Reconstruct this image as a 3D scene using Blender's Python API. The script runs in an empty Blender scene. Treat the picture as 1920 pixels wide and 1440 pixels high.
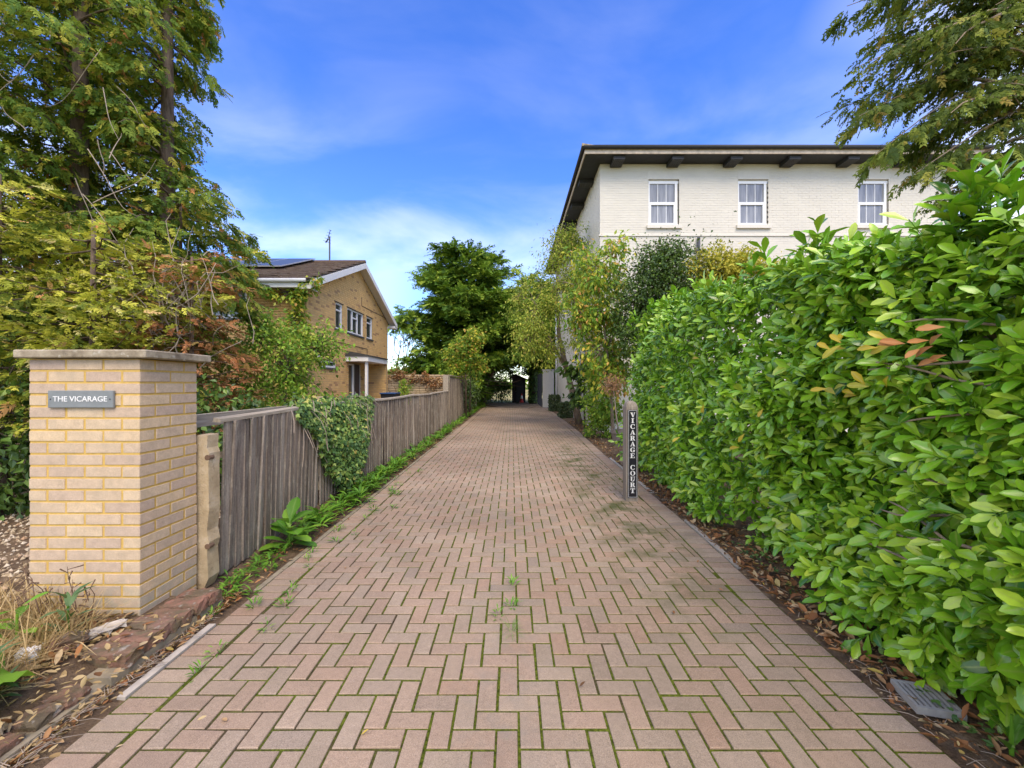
import bpy, math, random
import numpy as np
from mathutils import Vector, Matrix

random.seed(11)
rng = np.random.default_rng(11)
SC = bpy.context.scene
COL = SC.collection
R = math.radians

# ------------------------------------------------------------------ camera
FPX = 757.0                                   # focal length in pixels of a 1920 px wide frame
EYE = 1.5
cd = bpy.data.cameras.new('camera')
cam = bpy.data.objects.new('camera', cd); COL.objects.link(cam)
cam.location = (0, 0, EYE); cam.rotation_euler = (R(90), 0, 0)
cd.sensor_width = 36; cd.lens = 36 * FPX / 1920; cd.clip_start = 0.05; cd.clip_end = 3000
SC.camera = cam

# ------------------------------------------------------------------ sky and sun
SUN_AZ, SUN_EL = R(161), R(52)                # behind the camera, a little to the right
CLOUD_AT, CLOUD_COL = (6.7, 7.3, 2.2), (7.2, 6.9, 6.3, 1)
world = bpy.data.worlds.new('World'); SC.world = world; world.use_nodes = True
wt = world.node_tree; wt.nodes.clear()
def wn(t, **k):
    n = wt.nodes.new(t)
    for a, b in k.items(): setattr(n, a, b)
    return n
sky = wn('ShaderNodeTexSky', sky_type='NISHITA', sun_disc=False)
sky.sun_elevation = SUN_EL; sky.sun_rotation = SUN_AZ
sky.air_density = 1.0; sky.dust_density = 0.3; sky.ozone_density = 3.0
hs = wn('ShaderNodeHueSaturation'); hs.inputs['Saturation'].default_value = 1.30; hs.inputs['Hue'].default_value = .52; hs.inputs['Value'].default_value = 1.13
tcw = wn('ShaderNodeTexCoord'); L = wt.links.new
def wmath(op, a, b=0.0, clamp=False):
    n = wn('ShaderNodeMath', operation=op, use_clamp=clamp)
    for i, v in enumerate((a, b)):
        if isinstance(v, bpy.types.NodeSocket): L(v, n.inputs[i])
        else: n.inputs[i].default_value = v
    return n.outputs[0]
def wnoise(loc, sc, scale, detail, rough, dist):
    mp = wn('ShaderNodeMapping'); mp.inputs['Scale'].default_value = sc; mp.inputs['Location'].default_value = loc
    nz = wn('ShaderNodeTexNoise'); nz.inputs['Scale'].default_value = scale; nz.inputs['Detail'].default_value = detail; nz.inputs['Roughness'].default_value = rough; nz.inputs['Distortion'].default_value = dist
    L(tcw.outputs['Generated'], mp.inputs[0]); L(mp.outputs[0], nz.inputs['Vector']); return nz.outputs[0]
def wrange(v, a, b, c, d):
    n = wn('ShaderNodeMapRange', interpolation_type='SMOOTHSTEP')
    for i, q in enumerate((a, b, c, d)): n.inputs[1+i].default_value = q
    L(v, n.inputs[0]); return n.outputs[0]
# broken cloud: large banks over the whole sky, softened by finer wisps; the view looks into a clear patch of it
bank = wrange(wnoise(CLOUD_AT, (1, 1, 1.25), 0.85, 2, .5, .2), .44, .62, 0, .95)
wisp = wrange(wnoise((2.0, 2.0, 8.0), (1.4, 1.4, 3.6), 1.5, 7, .52, .4), .40, .72, 0, 1)
sep = wn('ShaderNodeSeparateXYZ'); L(tcw.outputs['Generated'], sep.inputs[0])
low = wrange(sep.outputs['Z'], .12, .62, .42, .05)
cover = wmath('MAXIMUM', wmath('MULTIPLY', wisp, low), wmath('MULTIPLY', bank, wmath('MULTIPLY_ADD', wisp, .5) if 0 else wrange(wisp, 0, 1, .72, 1)))
horizon = wrange(sep.outputs['Z'], .0, .11, .2, 0)
cover = wmath('MAXIMUM', cover, horizon)
mx = wn('ShaderNodeMix', data_type='RGBA'); mx.inputs['B'].default_value = CLOUD_COL
bg = wn('ShaderNodeBackground'); bg.inputs['Strength'].default_value = 0.13
ow = wn('ShaderNodeOutputWorld')
L(sky.outputs[0], hs.inputs['Color']); L(cover, mx.inputs['Factor'])
L(hs.outputs[0], mx.inputs['A']); L(mx.outputs['Result'], bg.inputs[0]); L(bg.outputs[0], ow.inputs[0])

sd = bpy.data.lights.new('sun', 'SUN'); sd.energy = 1.5; sd.angle = R(38); sd.color = (1.0, 0.85, 0.62)
sun = bpy.data.objects.new('sun', sd); COL.objects.link(sun)
sv = Vector((math.sin(SUN_AZ) * math.cos(SUN_EL), math.cos(SUN_AZ) * math.cos(SUN_EL), math.sin(SUN_EL)))
sun.rotation_euler = sv.to_track_quat('Z', 'Y').to_euler(); sun.location = (-20, -20, 30)

cy = SC.cycles; cy.max_bounces = 5; cy.diffuse_bounces = 3; cy.glossy_bounces = 2; cy.transmission_bounces = 2; cy.use_light_tree = False; cy.caustics_reflective = False; cy.caustics_refractive = False
vs = SC.view_settings
vs.view_transform = 'Standard'; vs.look = 'None'; vs.gamma = 1.0; vs.use_curve_mapping = False; vs.exposure = 1.3

# ------------------------------------------------------------------ object helpers
def tag(o, label=None, cat=None, group=None, kind=None):
    if label: o['label'] = label
    if cat: o['category'] = cat
    if group: o['group'] = group
    if kind: o['kind'] = kind
    return o
def thing(name, label, cat, loc=(0, 0, 0), group=None):
    o = bpy.data.objects.new(name, None); COL.objects.link(o); o.location = loc
    o.empty_display_size = 0.2
    return tag(o, label, cat, group)
def adopt(o, parent):
    """Parent o, whose mesh is in world coordinates unless it carries its own transform."""
    o.parent = parent
    t = Vector(parent.location) if parent.type == 'EMPTY' else Vector((0, 0, 0))
    o.matrix_parent_inverse = Matrix.Translation(-t)
def link(name, me, mat=None, parent=None, kind=None):
    o = bpy.data.objects.new(name, me); COL.objects.link(o)
    if mat is not None and len(me.materials) == 0: me.materials.append(mat)
    if parent is not None: adopt(o, parent)
    if kind: o['kind'] = kind
    return o
def np_mesh(name, V, F, attrs=None, smooth=False):
    V = np.ascontiguousarray(V, dtype=np.float32).reshape(-1, 3); F = np.ascontiguousarray(F, dtype=np.int32)
    nf, k = F.shape
    me = bpy.data.meshes.new(name)
    me.vertices.add(len(V)); me.vertices.foreach_set('co', V.ravel())
    me.loops.add(nf * k); me.loops.foreach_set('vertex_index', F.ravel())
    me.polygons.add(nf); me.polygons.foreach_set('loop_start', np.arange(0, nf * k, k, dtype=np.int32))
    me.update(calc_edges=True)
    me.polygons.foreach_set('use_smooth', np.full(nf, smooth, dtype=bool))
    for n, a in (attrs or {}).items():
        at = me.attributes.new(n, 'FLOAT', 'POINT'); at.data.foreach_set('value', np.ascontiguousarray(a, dtype=np.float32).ravel())
    return me
def inst(tv, tf, M, P):
    n, nv = len(P), len(tv)
    V = np.einsum('nij,vj->nvi', M, tv) + P[:, None, :]
    F = (tf[None] + (np.arange(n) * nv)[:, None, None]).reshape(-1, tf.shape[1])
    return V.reshape(-1, 3), F
def nrm(a): return a / np.maximum(np.linalg.norm(a, axis=-1, keepdims=True), 1e-9)
def frames(d, n, s, w=1.0):
    y = nrm(d); x = nrm(np.cross(y, n)); z = np.cross(x, y)
    s = np.broadcast_to(np.asarray(s, float), (len(d),))[:, None]; w = np.broadcast_to(np.asarray(w, float), (len(d),))[:, None]
    return np.stack([x * s * w, y * s, z * s], axis=-1)
def randdir(n):
    return nrm(rng.normal(size=(n, 3)))

class MB:
    def __init__(s): s.v = []; s.f = []
    def add(s, vs, fs):
        b = len(s.v); s.v += [tuple(v) for v in vs]; s.f += [tuple(b + i for i in f) for f in fs]
    def box(s, x0, x1, y0, y1, z0, z1):
        s.add([(x0,y0,z0),(x1,y0,z0),(x1,y1,z0),(x0,y1,z0),(x0,y0,z1),(x1,y0,z1),(x1,y1,z1),(x0,y1,z1)],
              [(0,3,2,1),(4,5,6,7),(0,1,5,4),(1,2,6,5),(2,3,7,6),(3,0,4,7)])
        return s
    def lbox(s, fr, a0, a1, b0, b1, c0, c1):
        o, u, n = fr
        def p(a, b, c): return (o[0]+u[0]*a+n[0]*c, o[1]+u[1]*a+n[1]*c, o[2]+b)
        q = [p(a0,b0,c0),p(a1,b0,c0),p(a1,b0,c1),p(a0,b0,c1),p(a0,b1,c0),p(a1,b1,c0),p(a1,b1,c1),p(a0,b1,c1)]
        s.add(q, [(0,3,2,1),(4,5,6,7),(0,1,5,4),(1,2,6,5),(2,3,7,6),(3,0,4,7)])
        return s
    def poly(s, pts): s.add(pts, [tuple(range(len(pts)))]); return s
    def prism(s, pts, ext):
        n = len(pts); e = Vector(ext); q = [tuple(Vector(p) + e) for p in pts]
        s.add(list(pts) + q, [tuple(range(n))[::-1], tuple(range(n, 2*n))] + [(i, (i+1) % n, n+(i+1) % n, n+i) for i in range(n)])
        return s
    def tube(s, path, rad, n=6, cap=True):
        path = [Vector(p) for p in path]; m = len(path); b = len(s.v)
        if not hasattr(rad, '__len__'): rad = [rad] * m
        ref = Vector((0.31, 0.77, 0.55))
        for i, p in enumerate(path):
            t = (path[min(i+1, m-1)] - path[max(i-1, 0)]).normalized()
            a = t.cross(ref)
            if a.length < 0.05: a = t.cross(Vector((1, 0, 0)))
            a.normalize(); c = t.cross(a)
            for k in range(n):
                th = 2*math.pi*k/n
                s.v.append(tuple(p + (a*math.cos(th) + c*math.sin(th)) * rad[i]))
        for i in range(m-1):
            for k in range(n):
                s.f.append((b+i*n+k, b+i*n+(k+1) % n, b+(i+1)*n+(k+1) % n, b+(i+1)*n+k))
        if cap:
            s.f.append(tuple(b+k for k in range(n))[::-1]); s.f.append(tuple(b+(m-1)*n+k for k in range(n)))
        return s
    def lathe(s, c, prof, n=20):
        b = len(s.v)
        for r, z in prof:
            for k in range(n):
                th = 2*math.pi*k/n; s.v.append((c[0]+r*math.cos(th), c[1]+r*math.sin(th), c[2]+z))
        for i in range(len(prof)-1):
            for k in range(n):
                s.f.append((b+i*n+k, b+i*n+(k+1) % n, b+(i+1)*n+(k+1) % n, b+(i+1)*n+k))
        return s
    def mesh(s, name, smooth=False):
        me = bpy.data.meshes.new(name); me.from_pydata(s.v, [], s.f); me.update()
        if smooth: me.polygons.foreach_set('use_smooth', np.full(len(me.polygons), True))
        return me
    def build(s, name, mat, parent=None, smooth=False, kind=None):
        return link(name, s.mesh(name, smooth), mat, parent, kind)

def bevel_box(l, w, h, b):
    """Chamfered box centred at the origin (44 triangles)."""
    X, Y, Z = l/2, w/2, h/2; m = MB(); idx = {}
    for sx in (-1, 1):
        for sy in (-1, 1):
            for sz in (-1, 1):
                for ax in range(3):
                    p = [sx*(X-b), sy*(Y-b), sz*(Z-b)]; p[ax] = (sx*X, sy*Y, sz*Z)[ax]
                    idx[(sx, sy, sz, ax)] = len(m.v); m.v.append(tuple(p))
    def face(keys):
        pts = [Vector(m.v[idx[k]]) for k in keys]; c = sum(pts, Vector()) / len(pts)
        nn = (pts[1]-pts[0]).cross(pts[2]-pts[0]); ks = [idx[k] for k in keys]
        m.f.append(tuple(ks if nn.dot(c) > 0 else ks[::-1]))
    for ax in range(3):
        o = [a for a in range(3) if a != ax]
        for sgn in (-1, 1):
            ks = []
            for a, c in ((-1, -1), (1, -1), (1, 1), (-1, 1)):
                s3 = [0, 0, 0]; s3[ax] = sgn; s3[o[0]] = a; s3[o[1]] = c; ks.append((*s3, ax))
            face(ks)
        for a in (-1, 1):
            for c in (-1, 1):
                ks = []
                for e, which in ((-1, o[0]), (1, o[0]), (1, o[1]), (-1, o[1])):
                    s3 = [0, 0, 0]; s3[ax] = e; s3[o[0]] = a; s3[o[1]] = c; ks.append((*s3, which))
                face(ks)
    for sx in (-1, 1):
        for sy in (-1, 1):
            for sz in (-1, 1): face([(sx, sy, sz, 0), (sx, sy, sz, 1), (sx, sy, sz, 2)])
    return m

def pieces(parent, name, rest_name, tmpl, items, mat, limit=300, mesh_of=None):
    """items: (loc, rotz, scale, score); the best-scored become parts, the rest one stuff part."""
    items = sorted(items, key=lambda t: -t[3])
    me = tmpl.mesh(name); me.materials.append(mat)
    for loc, rz, sc, _ in items[:limit]:
        o = bpy.data.objects.new(name, me); COL.objects.link(o)
        o.location = loc; o.rotation_euler = rz if hasattr(rz, '__len__') else (0, 0, rz); o.scale = sc; adopt(o, parent)
    rest = items[limit:]
    if rest:
        tv = np.array(tmpl.v); nv = len(tv); V = []; F = []; rn = []
        for i, (loc, rz, sc, _) in enumerate(rest):
            e = rz if hasattr(rz, '__len__') else (0, 0, rz)
            A = np.array(Matrix.Translation(loc) @ __import__('mathutils').Euler(e).to_matrix().to_4x4() @ Matrix.Diagonal((*sc, 1)))
            V.append(tv @ A[:3, :3].T + A[:3, 3]); F += [tuple(j + i*nv for j in f) for f in tmpl.f]
            rn += [random.random()] * nv
        m2 = bpy.data.meshes.new(rest_name); m2.from_pydata(np.concatenate(V).tolist(), [], F); m2.update()
        m2.attributes.new('rnd', 'FLOAT', 'POINT').data.foreach_set('value', np.array(rn, dtype=np.float32))
        link(rest_name, m2, mat, parent, 'stuff')

def proj(p):
    """Pixel position and depth of a point in the 1920 x 1440 photograph (to rank pieces by apparent size)."""
    return 960 + FPX*p[0]/p[1], 720 - FPX*(p[2]-EYE)/p[1]
def inframe(p, m=30):
    if p[1] < 0.2: return False
    x, y = proj(p); return -m < x < 1920+m and -m < y < 1440+m

# ------------------------------------------------------------------ material helpers
class T:
    def __init__(s, name):
        s.m = bpy.data.materials.new(name); s.m.use_nodes = True; s.t = s.m.node_tree; s.t.nodes.clear()
    def n(s, typ, ins=None, **props):
        x = s.t.nodes.new(typ)
        for k, v in props.items(): setattr(x, k, v)
        for k, v in (ins or {}).items():
            if isinstance(v, bpy.types.NodeSocket): s.t.links.new(v, x.inputs[k])
            else: x.inputs[k].default_value = v
        return x
    def math(s, op, a, b=0.0, c=0.0, clamp=False):
        return s.n('ShaderNodeMath', {0: a, 1: b, 2: c}, operation=op, use_clamp=clamp).outputs[0]
    def pos(s): return s.n('ShaderNodeNewGeometry').outputs['Position']
    def map(s, vec, sc=(1, 1, 1), loc=(0, 0, 0)): return s.n('ShaderNodeMapping', {'Vector': vec, 'Scale': sc, 'Location': loc}).outputs[0]
    def noise(s, vec, scale, detail=4, rough=0.55, dist=0.0):
        return s.n('ShaderNodeTexNoise', {'Vector': vec, 'Scale': scale, 'Detail': detail, 'Roughness': rough, 'Distortion': dist}).outputs[0]
    def ramp(s, fac, stops, interp='LINEAR'):
        r = s.n('ShaderNodeValToRGB', {'Fac': fac}); e = r.color_ramp.elements; r.color_ramp.interpolation = interp
        while len(e) < len(stops): e.new(0.5)
        for i, (p, c) in enumerate(stops):
            e[i].position = p; e[i].color = (*c, 1) if hasattr(c, '__len__') else (c, c, c, 1)
        return r.outputs[0]
    def mix(s, fac, a, b, blend='MIX'):
        x = s.n('ShaderNodeMix', {'Factor': fac, 'A': a if isinstance(a, bpy.types.NodeSocket) else (*a, 1), 'B': b if isinstance(b, bpy.types.NodeSocket) else (*b, 1)}, data_type='RGBA', blend_type=blend)
        return x.outputs['Result']
    def rnd(s):
        a = s.n('ShaderNodeObjectInfo').outputs['Random']; b = s.n('ShaderNodeAttribute', attribute_name='rnd').outputs['Fac']
        return s.math('FRACT', s.math('ADD', a, b))
    def scale(s, col, f):
        g = s.n('ShaderNodeCombineColor', {0: f, 1: f, 2: f}).outputs[0]
        return s.mix(1.0, col, g, 'MULTIPLY')
    def bump(s, h, strength=0.3, dist=0.01):
        return s.n('ShaderNodeBump', {'Height': h, 'Strength': strength, 'Distance': dist}).outputs[0]
    def out(s, col, rough=0.8, bump=None, spec=0.3, metal=0.0, transl=0.0, tcol=None):
        ins = {'Base Color': col if isinstance(col, bpy.types.NodeSocket) else (*col, 1), 'Roughness': rough, 'Specular IOR Level': spec, 'Metallic': metal}
        if bump is not None: ins['Normal'] = bump
        sh = s.n('ShaderNodeBsdfPrincipled', ins).outputs[0]
        if transl:
            tr = s.n('ShaderNodeBsdfTranslucent', {'Color': tcol if tcol is not None else ins['Base Color']}).outputs[0]
            sh = s.n('ShaderNodeMixShader', {0: transl, 1: sh, 2: tr}).outputs[0]
        s.t.links.new(sh, s.n('ShaderNodeOutputMaterial').inputs[0])
        return s.m
def span(t, v, lo, hi):
    """Map v (0..1) to lo..hi."""
    return t.math('MULTIPLY_ADD', v, hi-lo, lo)

def simple(name, col, rough=0.7, var=0.12, nscale=8.0, bstr=0.15, bscale=60.0, spec=0.3, metal=0.0):
    t = T(name); p = t.pos(); a = t.noise(p, nscale, 5); c = t.scale(t.mix(0.0, col, col), span(t, a, 1-2*var, 1+2*var))
    return t.out(c, rough, t.bump(t.noise(p, bscale, 3), bstr, 0.005), spec, metal)
def leafmat(name, stops, rough=0.5, transl=0.3, spec=0.4, mid=None, bscale=0.0):
    t = T(name); r = t.rnd(); c = t.ramp(r, stops); p = t.pos()
    c = t.scale(c, span(t, t.noise(p, 1.7, 3), 0.62, 1.38))
    if mid:
        a = t.n('ShaderNodeAttribute', attribute_name='mid').outputs['Fac']
        c = t.mix(t.math('MULTIPLY', t.math('POWER', a, 7.0), 0.55), c, mid)
        c = t.scale(c, span(t, t.noise(p, 55, 3), 0.86, 1.14))
    tc = t.mix(0.35, c, (0.35, 0.5, 0.03))
    b = t.bump(t.noise(p, bscale, 2), 0.25, 0.004) if bscale else None
    return t.out(c, rough, b, spec, 0.0, transl, tc)

M = {}
# paving blocks: pink-brown concrete, aggregate flecks, moss stains where the drive stays damp
t = T('paving_block'); r = t.rnd(); p = t.pos()
c = t.ramp(r, [(0, (.35,.245,.172)), (.3, (.39,.275,.192)), (.5, (.33,.25,.18)), (.75, (.39,.295,.212)), (.9, (.365,.24,.162)), (1, (.305,.235,.175))])
c = t.scale(c, span(t, t.noise(p, 1.3, 4), .78, 1.22)); c = t.scale(c, span(t, t.noise(p, 240, 2), .35, 1.65)); c = t.scale(c, span(t, t.noise(p, 34, 5, .7), .72, 1.28))
fl = t.ramp(t.noise(t.map(p, (1, 1, 1), (7, 3, 0)), 330, 1), [(.66, 0.0), (.72, 1.0)]); c = t.mix(t.math('MULTIPLY', fl, .65), c, (.58,.50,.42))
sx = t.n('ShaderNodeSeparateXYZ', {0: p})
damp = t.math('MULTIPLY', t.math('SUBTRACT', 1.0, t.math('MULTIPLY', t.math('ABSOLUTE', t.math('SUBTRACT', sx.outputs[0], 1.25)), 1.6), clamp=True), t.ramp(t.math('MULTIPLY', sx.outputs[1], .1), [(.2, 0.0), (.4, 1.0), (.9, 1.0), (1, 0.25)]))
mid = t.math('SUBTRACT', 1.0, t.math('MULTIPLY', t.math('ABSOLUTE', t.math('ADD', sx.outputs[0], .02)), 2.6), clamp=True)
mo = t.ramp(t.noise(p, 2.6, 6, .65), [(.44, 0.0), (.66, 1.0)])
c = t.mix(t.math('MULTIPLY', t.math('MULTIPLY', mo, t.math('MULTIPLY_ADD', damp, 1.15, .14)), 1.0, clamp=True), c, (.10,.105,.04))
c = t.mix(t.math('MULTIPLY', mid, t.math('MULTIPLY', t.ramp(t.noise(p, 9, 5), [(.45, 0.0), (.7, 1.0)]), .55)), c, (.27,.235,.19))
c = t.scale(c, span(t, t.ramp(t.noise(t.map(p, loc=(9, 4, 0)), .55, 5, .6), [(.35, 0.0), (.65, 1.0)]), .78, 1.1))
M['block'] = t.out(c, .88, t.bump(t.noise(p, 260, 3), .35, .003), .25)
# joint filling: sand, dirt and moss
t = T('joint_sand'); p = t.pos(); n1 = t.noise(p, 3.2, 5, .6); sx = t.n('ShaderNodeSeparateXYZ', {0: p})
mid = t.math('SUBTRACT', 1.0, t.math('MULTIPLY', t.math('ABSOLUTE', t.math('SUBTRACT', sx.outputs[0], .05)), 1.1), clamp=True)
right = t.math('SUBTRACT', 1.0, t.math('MULTIPLY', t.math('ABSOLUTE', t.math('SUBTRACT', sx.outputs[0], 1.3)), 1.5), clamp=True)
fac = t.ramp(t.math('ADD', n1, t.math('MULTIPLY_ADD', mid, .2, t.math('MULTIPLY', right, .2))), [(.40, 0.0), (.58, 1.0)])
c = t.mix(fac, t.ramp(t.noise(p, 90, 3), [(.3, (.035,.028,.015)), (.7, (.12,.09,.05))]), t.ramp(t.noise(p, 70, 3), [(.3, (.035,.05,.006)), (.7, (.15,.18,.02))]))
M['joint'] = t.out(c, .95, t.bump(t.noise(p, 150, 4), .8, .01), .1)
# earth of the verges
t = T('earth'); p = t.pos(); c = t.ramp(t.noise(p, 6, 8, .7), [(.25, (.07,.046,.03)), (.5, (.17,.115,.072)), (.68, (.29,.205,.125)), (.85, (.38,.29,.19))])
c = t.scale(c, span(t, t.noise(p, 95, 3), .6, 1.4)); M['earth'] = t.out(c, .95, t.bump(t.noise(p, 40, 6, .7), .9, .03), .1)
t = T('field_grass'); p = t.pos(); c = t.ramp(t.noise(p, .15, 6), [(.35, (.16,.17,.05)), (.6, (.38,.32,.14))]); M['field'] = t.out(c, .95, None, .1)
t = T('yellow_brick'); r = t.rnd(); p = t.pos()
c = t.ramp(r, [(0, (.53,.40,.275)), (.25, (.59,.45,.295)), (.5, (.50,.375,.275)), (.75, (.62,.465,.29)), (1, (.47,.35,.265))])
c = t.scale(c, span(t, t.noise(p, 22, 5), .74, 1.26)); c = t.scale(c, span(t, t.noise(p, 160, 2), .72, 1.28))
c = t.mix(t.ramp(t.noise(t.map(p, loc=(2, 5, 1)), 5, 6, .7), [(.5, 0.0), (.75, .45)]), c, (.36,.30,.22))
z = t.n('ShaderNodeSeparateXYZ', {0: p}).outputs[2]
lime = t.math('MULTIPLY', t.math('SUBTRACT', 1.0, t.math('MULTIPLY', t.math('SUBTRACT', z, .14), 4.2), clamp=True), t.ramp(t.noise(p, 14, 6), [(.38, 0.0), (.6, 1.0)]))
c = t.mix(t.math('MULTIPLY', lime, .7), c, (.40,.37,.27))
M['pbrick'] = t.out(c, .9, t.bump(t.noise(p, 190, 3), .4, .004), .2)
t = T('yellow_mortar'); p = t.pos(); c = t.scale(t.mix(0.0, (.58,.38,.11), (0, 0, 0)), span(t, t.noise(p, 60, 4), .75, 1.25)); M['pmortar'] = t.out(c, .95, t.bump(t.noise(p, 300, 3), .5, .003), .1)
t = T('buff_house_brick'); r = t.rnd(); p = t.pos()
c = t.ramp(r, [(0, (.68,.43,.165)), (.3, (.73,.475,.19)), (.6, (.65,.41,.165)), (.88, (.71,.465,.20)), (.93, (.42,.24,.12)), (1, (.46,.27,.13))])
c = t.scale(c, span(t, t.noise(p, 3, 4), .82, 1.18)); M['hbrick'] = t.out(c, .9, t.bump(t.noise(p, 120, 3), .3, .004), .2)
M['hmortar'] = simple('buff_mortar', (.52,.37,.19), .95)
t = T('cream_painted_brick'); r = t.rnd(); p = t.pos(); c = t.ramp(r, [(0, (.645,.605,.525)), (.5, (.665,.625,.54)), (1, (.655,.615,.53))])
c = t.scale(c, span(t, t.noise(p, 1.5, 6, .6), .9, 1.1)); c = t.mix(t.ramp(t.noise(p, 7, 6, .7), [(.6, 0.0), (.78, .35)]), c, (.52,.46,.36))
M['cream'] = t.out(c, .65, t.bump(t.noise(p, 70, 3), .25, .004), .3)
M['cream_trim'] = simple('cream_render', (.67,.63,.55), .6, .05)
t = T('weathered_board'); r = t.rnd(); p = t.pos()
c = t.ramp(r, [(0, (.18,.14,.105)), (.35, (.31,.25,.195)), (.7, (.23,.185,.145)), (1, (.44,.37,.295))])
c = t.scale(c, span(t, t.noise(t.map(p, (70, 70, 1.6)), 1, 7, .75), -.3, 2.1)); c = t.scale(c, span(t, t.noise(t.map(p, (22, 22, .8), (5, 2, 1)), 1, 4, .6), .3, 1.6)); c = t.scale(c, span(t, t.noise(t.map(p, (4, 4, 1)), 1, 4), .7, 1.3))
z = t.n('ShaderNodeSeparateXYZ', {0: p}).outputs[2]
c = t.mix(t.math('MULTIPLY', t.ramp(t.noise(t.map(p, (14, 14, 5)), 1, 6, .7), [(.50, 0.0), (.62, 1.0)]), .5), c, (.40,.36,.28)); c = t.scale(c, span(t, t.noise(p, 55, 5, .7), .5, 1.5))
M['board'] = t.out(c, .93, t.bump(t.noise(t.map(p, (160, 160, 6)), 1, 4), .5, .004), .15)
t = T('grey_rail_wood'); p = t.pos(); c = t.ramp(t.noise(t.map(p, (60, 3, 60)), 1, 5), [(.3, (.26,.215,.16)), (.7, (.46,.395,.30))]); M['rail'] = t.out(c, .9, t.bump(t.noise(t.map(p, (200, 8, 200)), 1, 3), .4, .003), .15)
t = T('lichened_concrete'); p = t.pos(); c = t.ramp(t.noise(p, 9, 8, .7), [(.3, (.13,.10,.07)), (.5, (.30,.245,.17)), (.7, (.46,.39,.28))])
c = t.mix(t.ramp(t.noise(p, 38, 5, .7), [(.6, 0.0), (.7, .6)]), c, (.07,.06,.05)); c = t.mix(t.ramp(t.noise(t.map(p, loc=(3, 1, 5)), 30, 4), [(.62, 0.0), (.7, .5)]), c, (.6,.57,.48))
M['cap'] = t.out(c, .95, t.bump(t.noise(p, 130, 4), .6, .005), .15)
t = T('buff_concrete_post'); p = t.pos(); c = t.ramp(t.noise(p, 6, 7, .65), [(.3, (.33,.245,.14)), (.55, (.50,.39,.24)), (.75, (.60,.50,.36))]); c = t.mix(t.ramp(t.noise(p, 30, 5), [(.6, 0.0), (.72, .5)]), c, (.16,.12,.07)); M['post'] = t.out(c, .95, t.bump(t.noise(p, 80, 5), .7, .006), .15)
M['edging'] = simple('pale_concrete', (.50,.44,.36), .9, .15, 18)
t = T('old_red_brick'); r = t.rnd(); p = t.pos(); c = t.ramp(r, [(0, (.27,.145,.10)), (.5, (.32,.165,.115)), (1, (.24,.145,.11))])
c = t.scale(c, span(t, t.noise(p, 20, 6, .7), .6, 1.4)); c = t.mix(t.ramp(t.noise(p, 8, 7, .7), [(.40, 0.0), (.58, .85)]), c, (.15,.125,.075)); c = t.mix(t.ramp(t.noise(t.map(p, loc=(4, 4, 2)), 26, 5), [(.6, 0.0), (.7, .6)]), c, (.46,.42,.36))
M['oldbrick'] = t.out(c, .95, t.bump(t.noise(p, 60, 6, .7), .9, .012), .15)
M['oldmortar'] = simple('old_mortar', (.30,.25,.17), .95, .25, 14, .9, 40)
M['slate'] = simple('grey_slate', (.21,.225,.225), .55, .10, 30, .2, 90)
M['lettering'] = simple('white_lettering', (.78,.77,.74), .6, .02)
M['plaque'] = simple('black_plaque', (.018,.017,.022), .32, .05, 20, .03, spec=.5)
t = T('grey_post_wood'); p = t.pos(); c = t.ramp(t.noise(t.map(p, (60, 60, 3)), 1, 5), [(.3, (.20,.165,.13)), (.7, (.36,.31,.25))]); M['postwood'] = t.out(c, .9, t.bump(t.noise(t.map(p, (150, 150, 6)), 1, 3), .4, .003), .15)
t = T('roof_tile'); r = t.rnd(); p = t.pos(); c = t.ramp(r, [(0, (.105,.075,.058)), (.5, (.145,.105,.08)), (1, (.125,.085,.062))]); c = t.mix(t.ramp(t.noise(p, 5, 6, .7), [(.5, 0.0), (.68, .7)]), c, (.20,.17,.11)); M['tile'] = t.out(c, .93, t.bump(t.noise(p, 50, 4), .5, .008), .15)
M['roofdark'] = simple('dark_roofing', (.06,.058,.056), .8)
M['eave'] = simple('dark_eave_paint', (.035,.035,.037), .6, .15, 6)
M['eave_rib'] = simple('dark_lattice', (.085,.083,.08), .7, .15, 6)
M['fascia'] = simple('flaking_fascia', (.55,.46,.36), .8, .3, 9)
M['upvc'] = simple('white_plastic_frame', (.80,.80,.79), .35, .02, spec=.5)
M['whitewood'] = simple('white_painted_wood', (.74,.73,.70), .55, .06)
t = T('window_glass'); p = t.pos(); c = t.ramp(t.noise(t.map(p, (9, 9, 1.2)), 1, 3), [(.3, (.16,.165,.175)), (.7, (.32,.325,.335))]); M['glass'] = t.out(c, .06, None, .6)  # grey streaks put curtains and reflected cloud into the base colour
M['darkglass'] = simple('dark_glass', (.05,.055,.05), .08, .2, spec=.6)
M['door'] = simple('dark_door', (.035,.03,.04), .4)
M['solar'] = simple('solar_cell', (.05,.055,.065), .35, .05, spec=.5)
M['alu'] = simple('aluminium', (.55,.56,.58), .4, .05, metal=.6)
M['metal'] = simple('dull_metal', (.10,.10,.11), .5, .1, metal=.5)
M['grate'] = simple('grey_grate', (.33,.31,.28), .6, .12, 30)
M['pot'] = simple('taupe_pot', (.20,.165,.14), .7, .08)
M['compost'] = simple('compost', (.05,.035,.025), .95, .2)
M['shed'] = simple('dark_shed_wood', (.035,.028,.030), .9)
M['red'] = simple('orange_cone', (.55,.04,.03), .5); M['blue'] = simple('blue_lid', (.04,.09,.22), .5); M['binblack'] = simple('black_bin', (.025,.025,.027), .5)
t = T('rubble_stone'); r = t.rnd(); p = t.pos(); c = t.ramp(r, [(0, (.48,.37,.24)), (.5, (.58,.46,.31)), (1, (.42,.31,.20))]); c = t.scale(c, span(t, t.noise(p, 5, 5), .7, 1.3)); M['stone'] = t.out(c, .95, None, .1)
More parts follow.
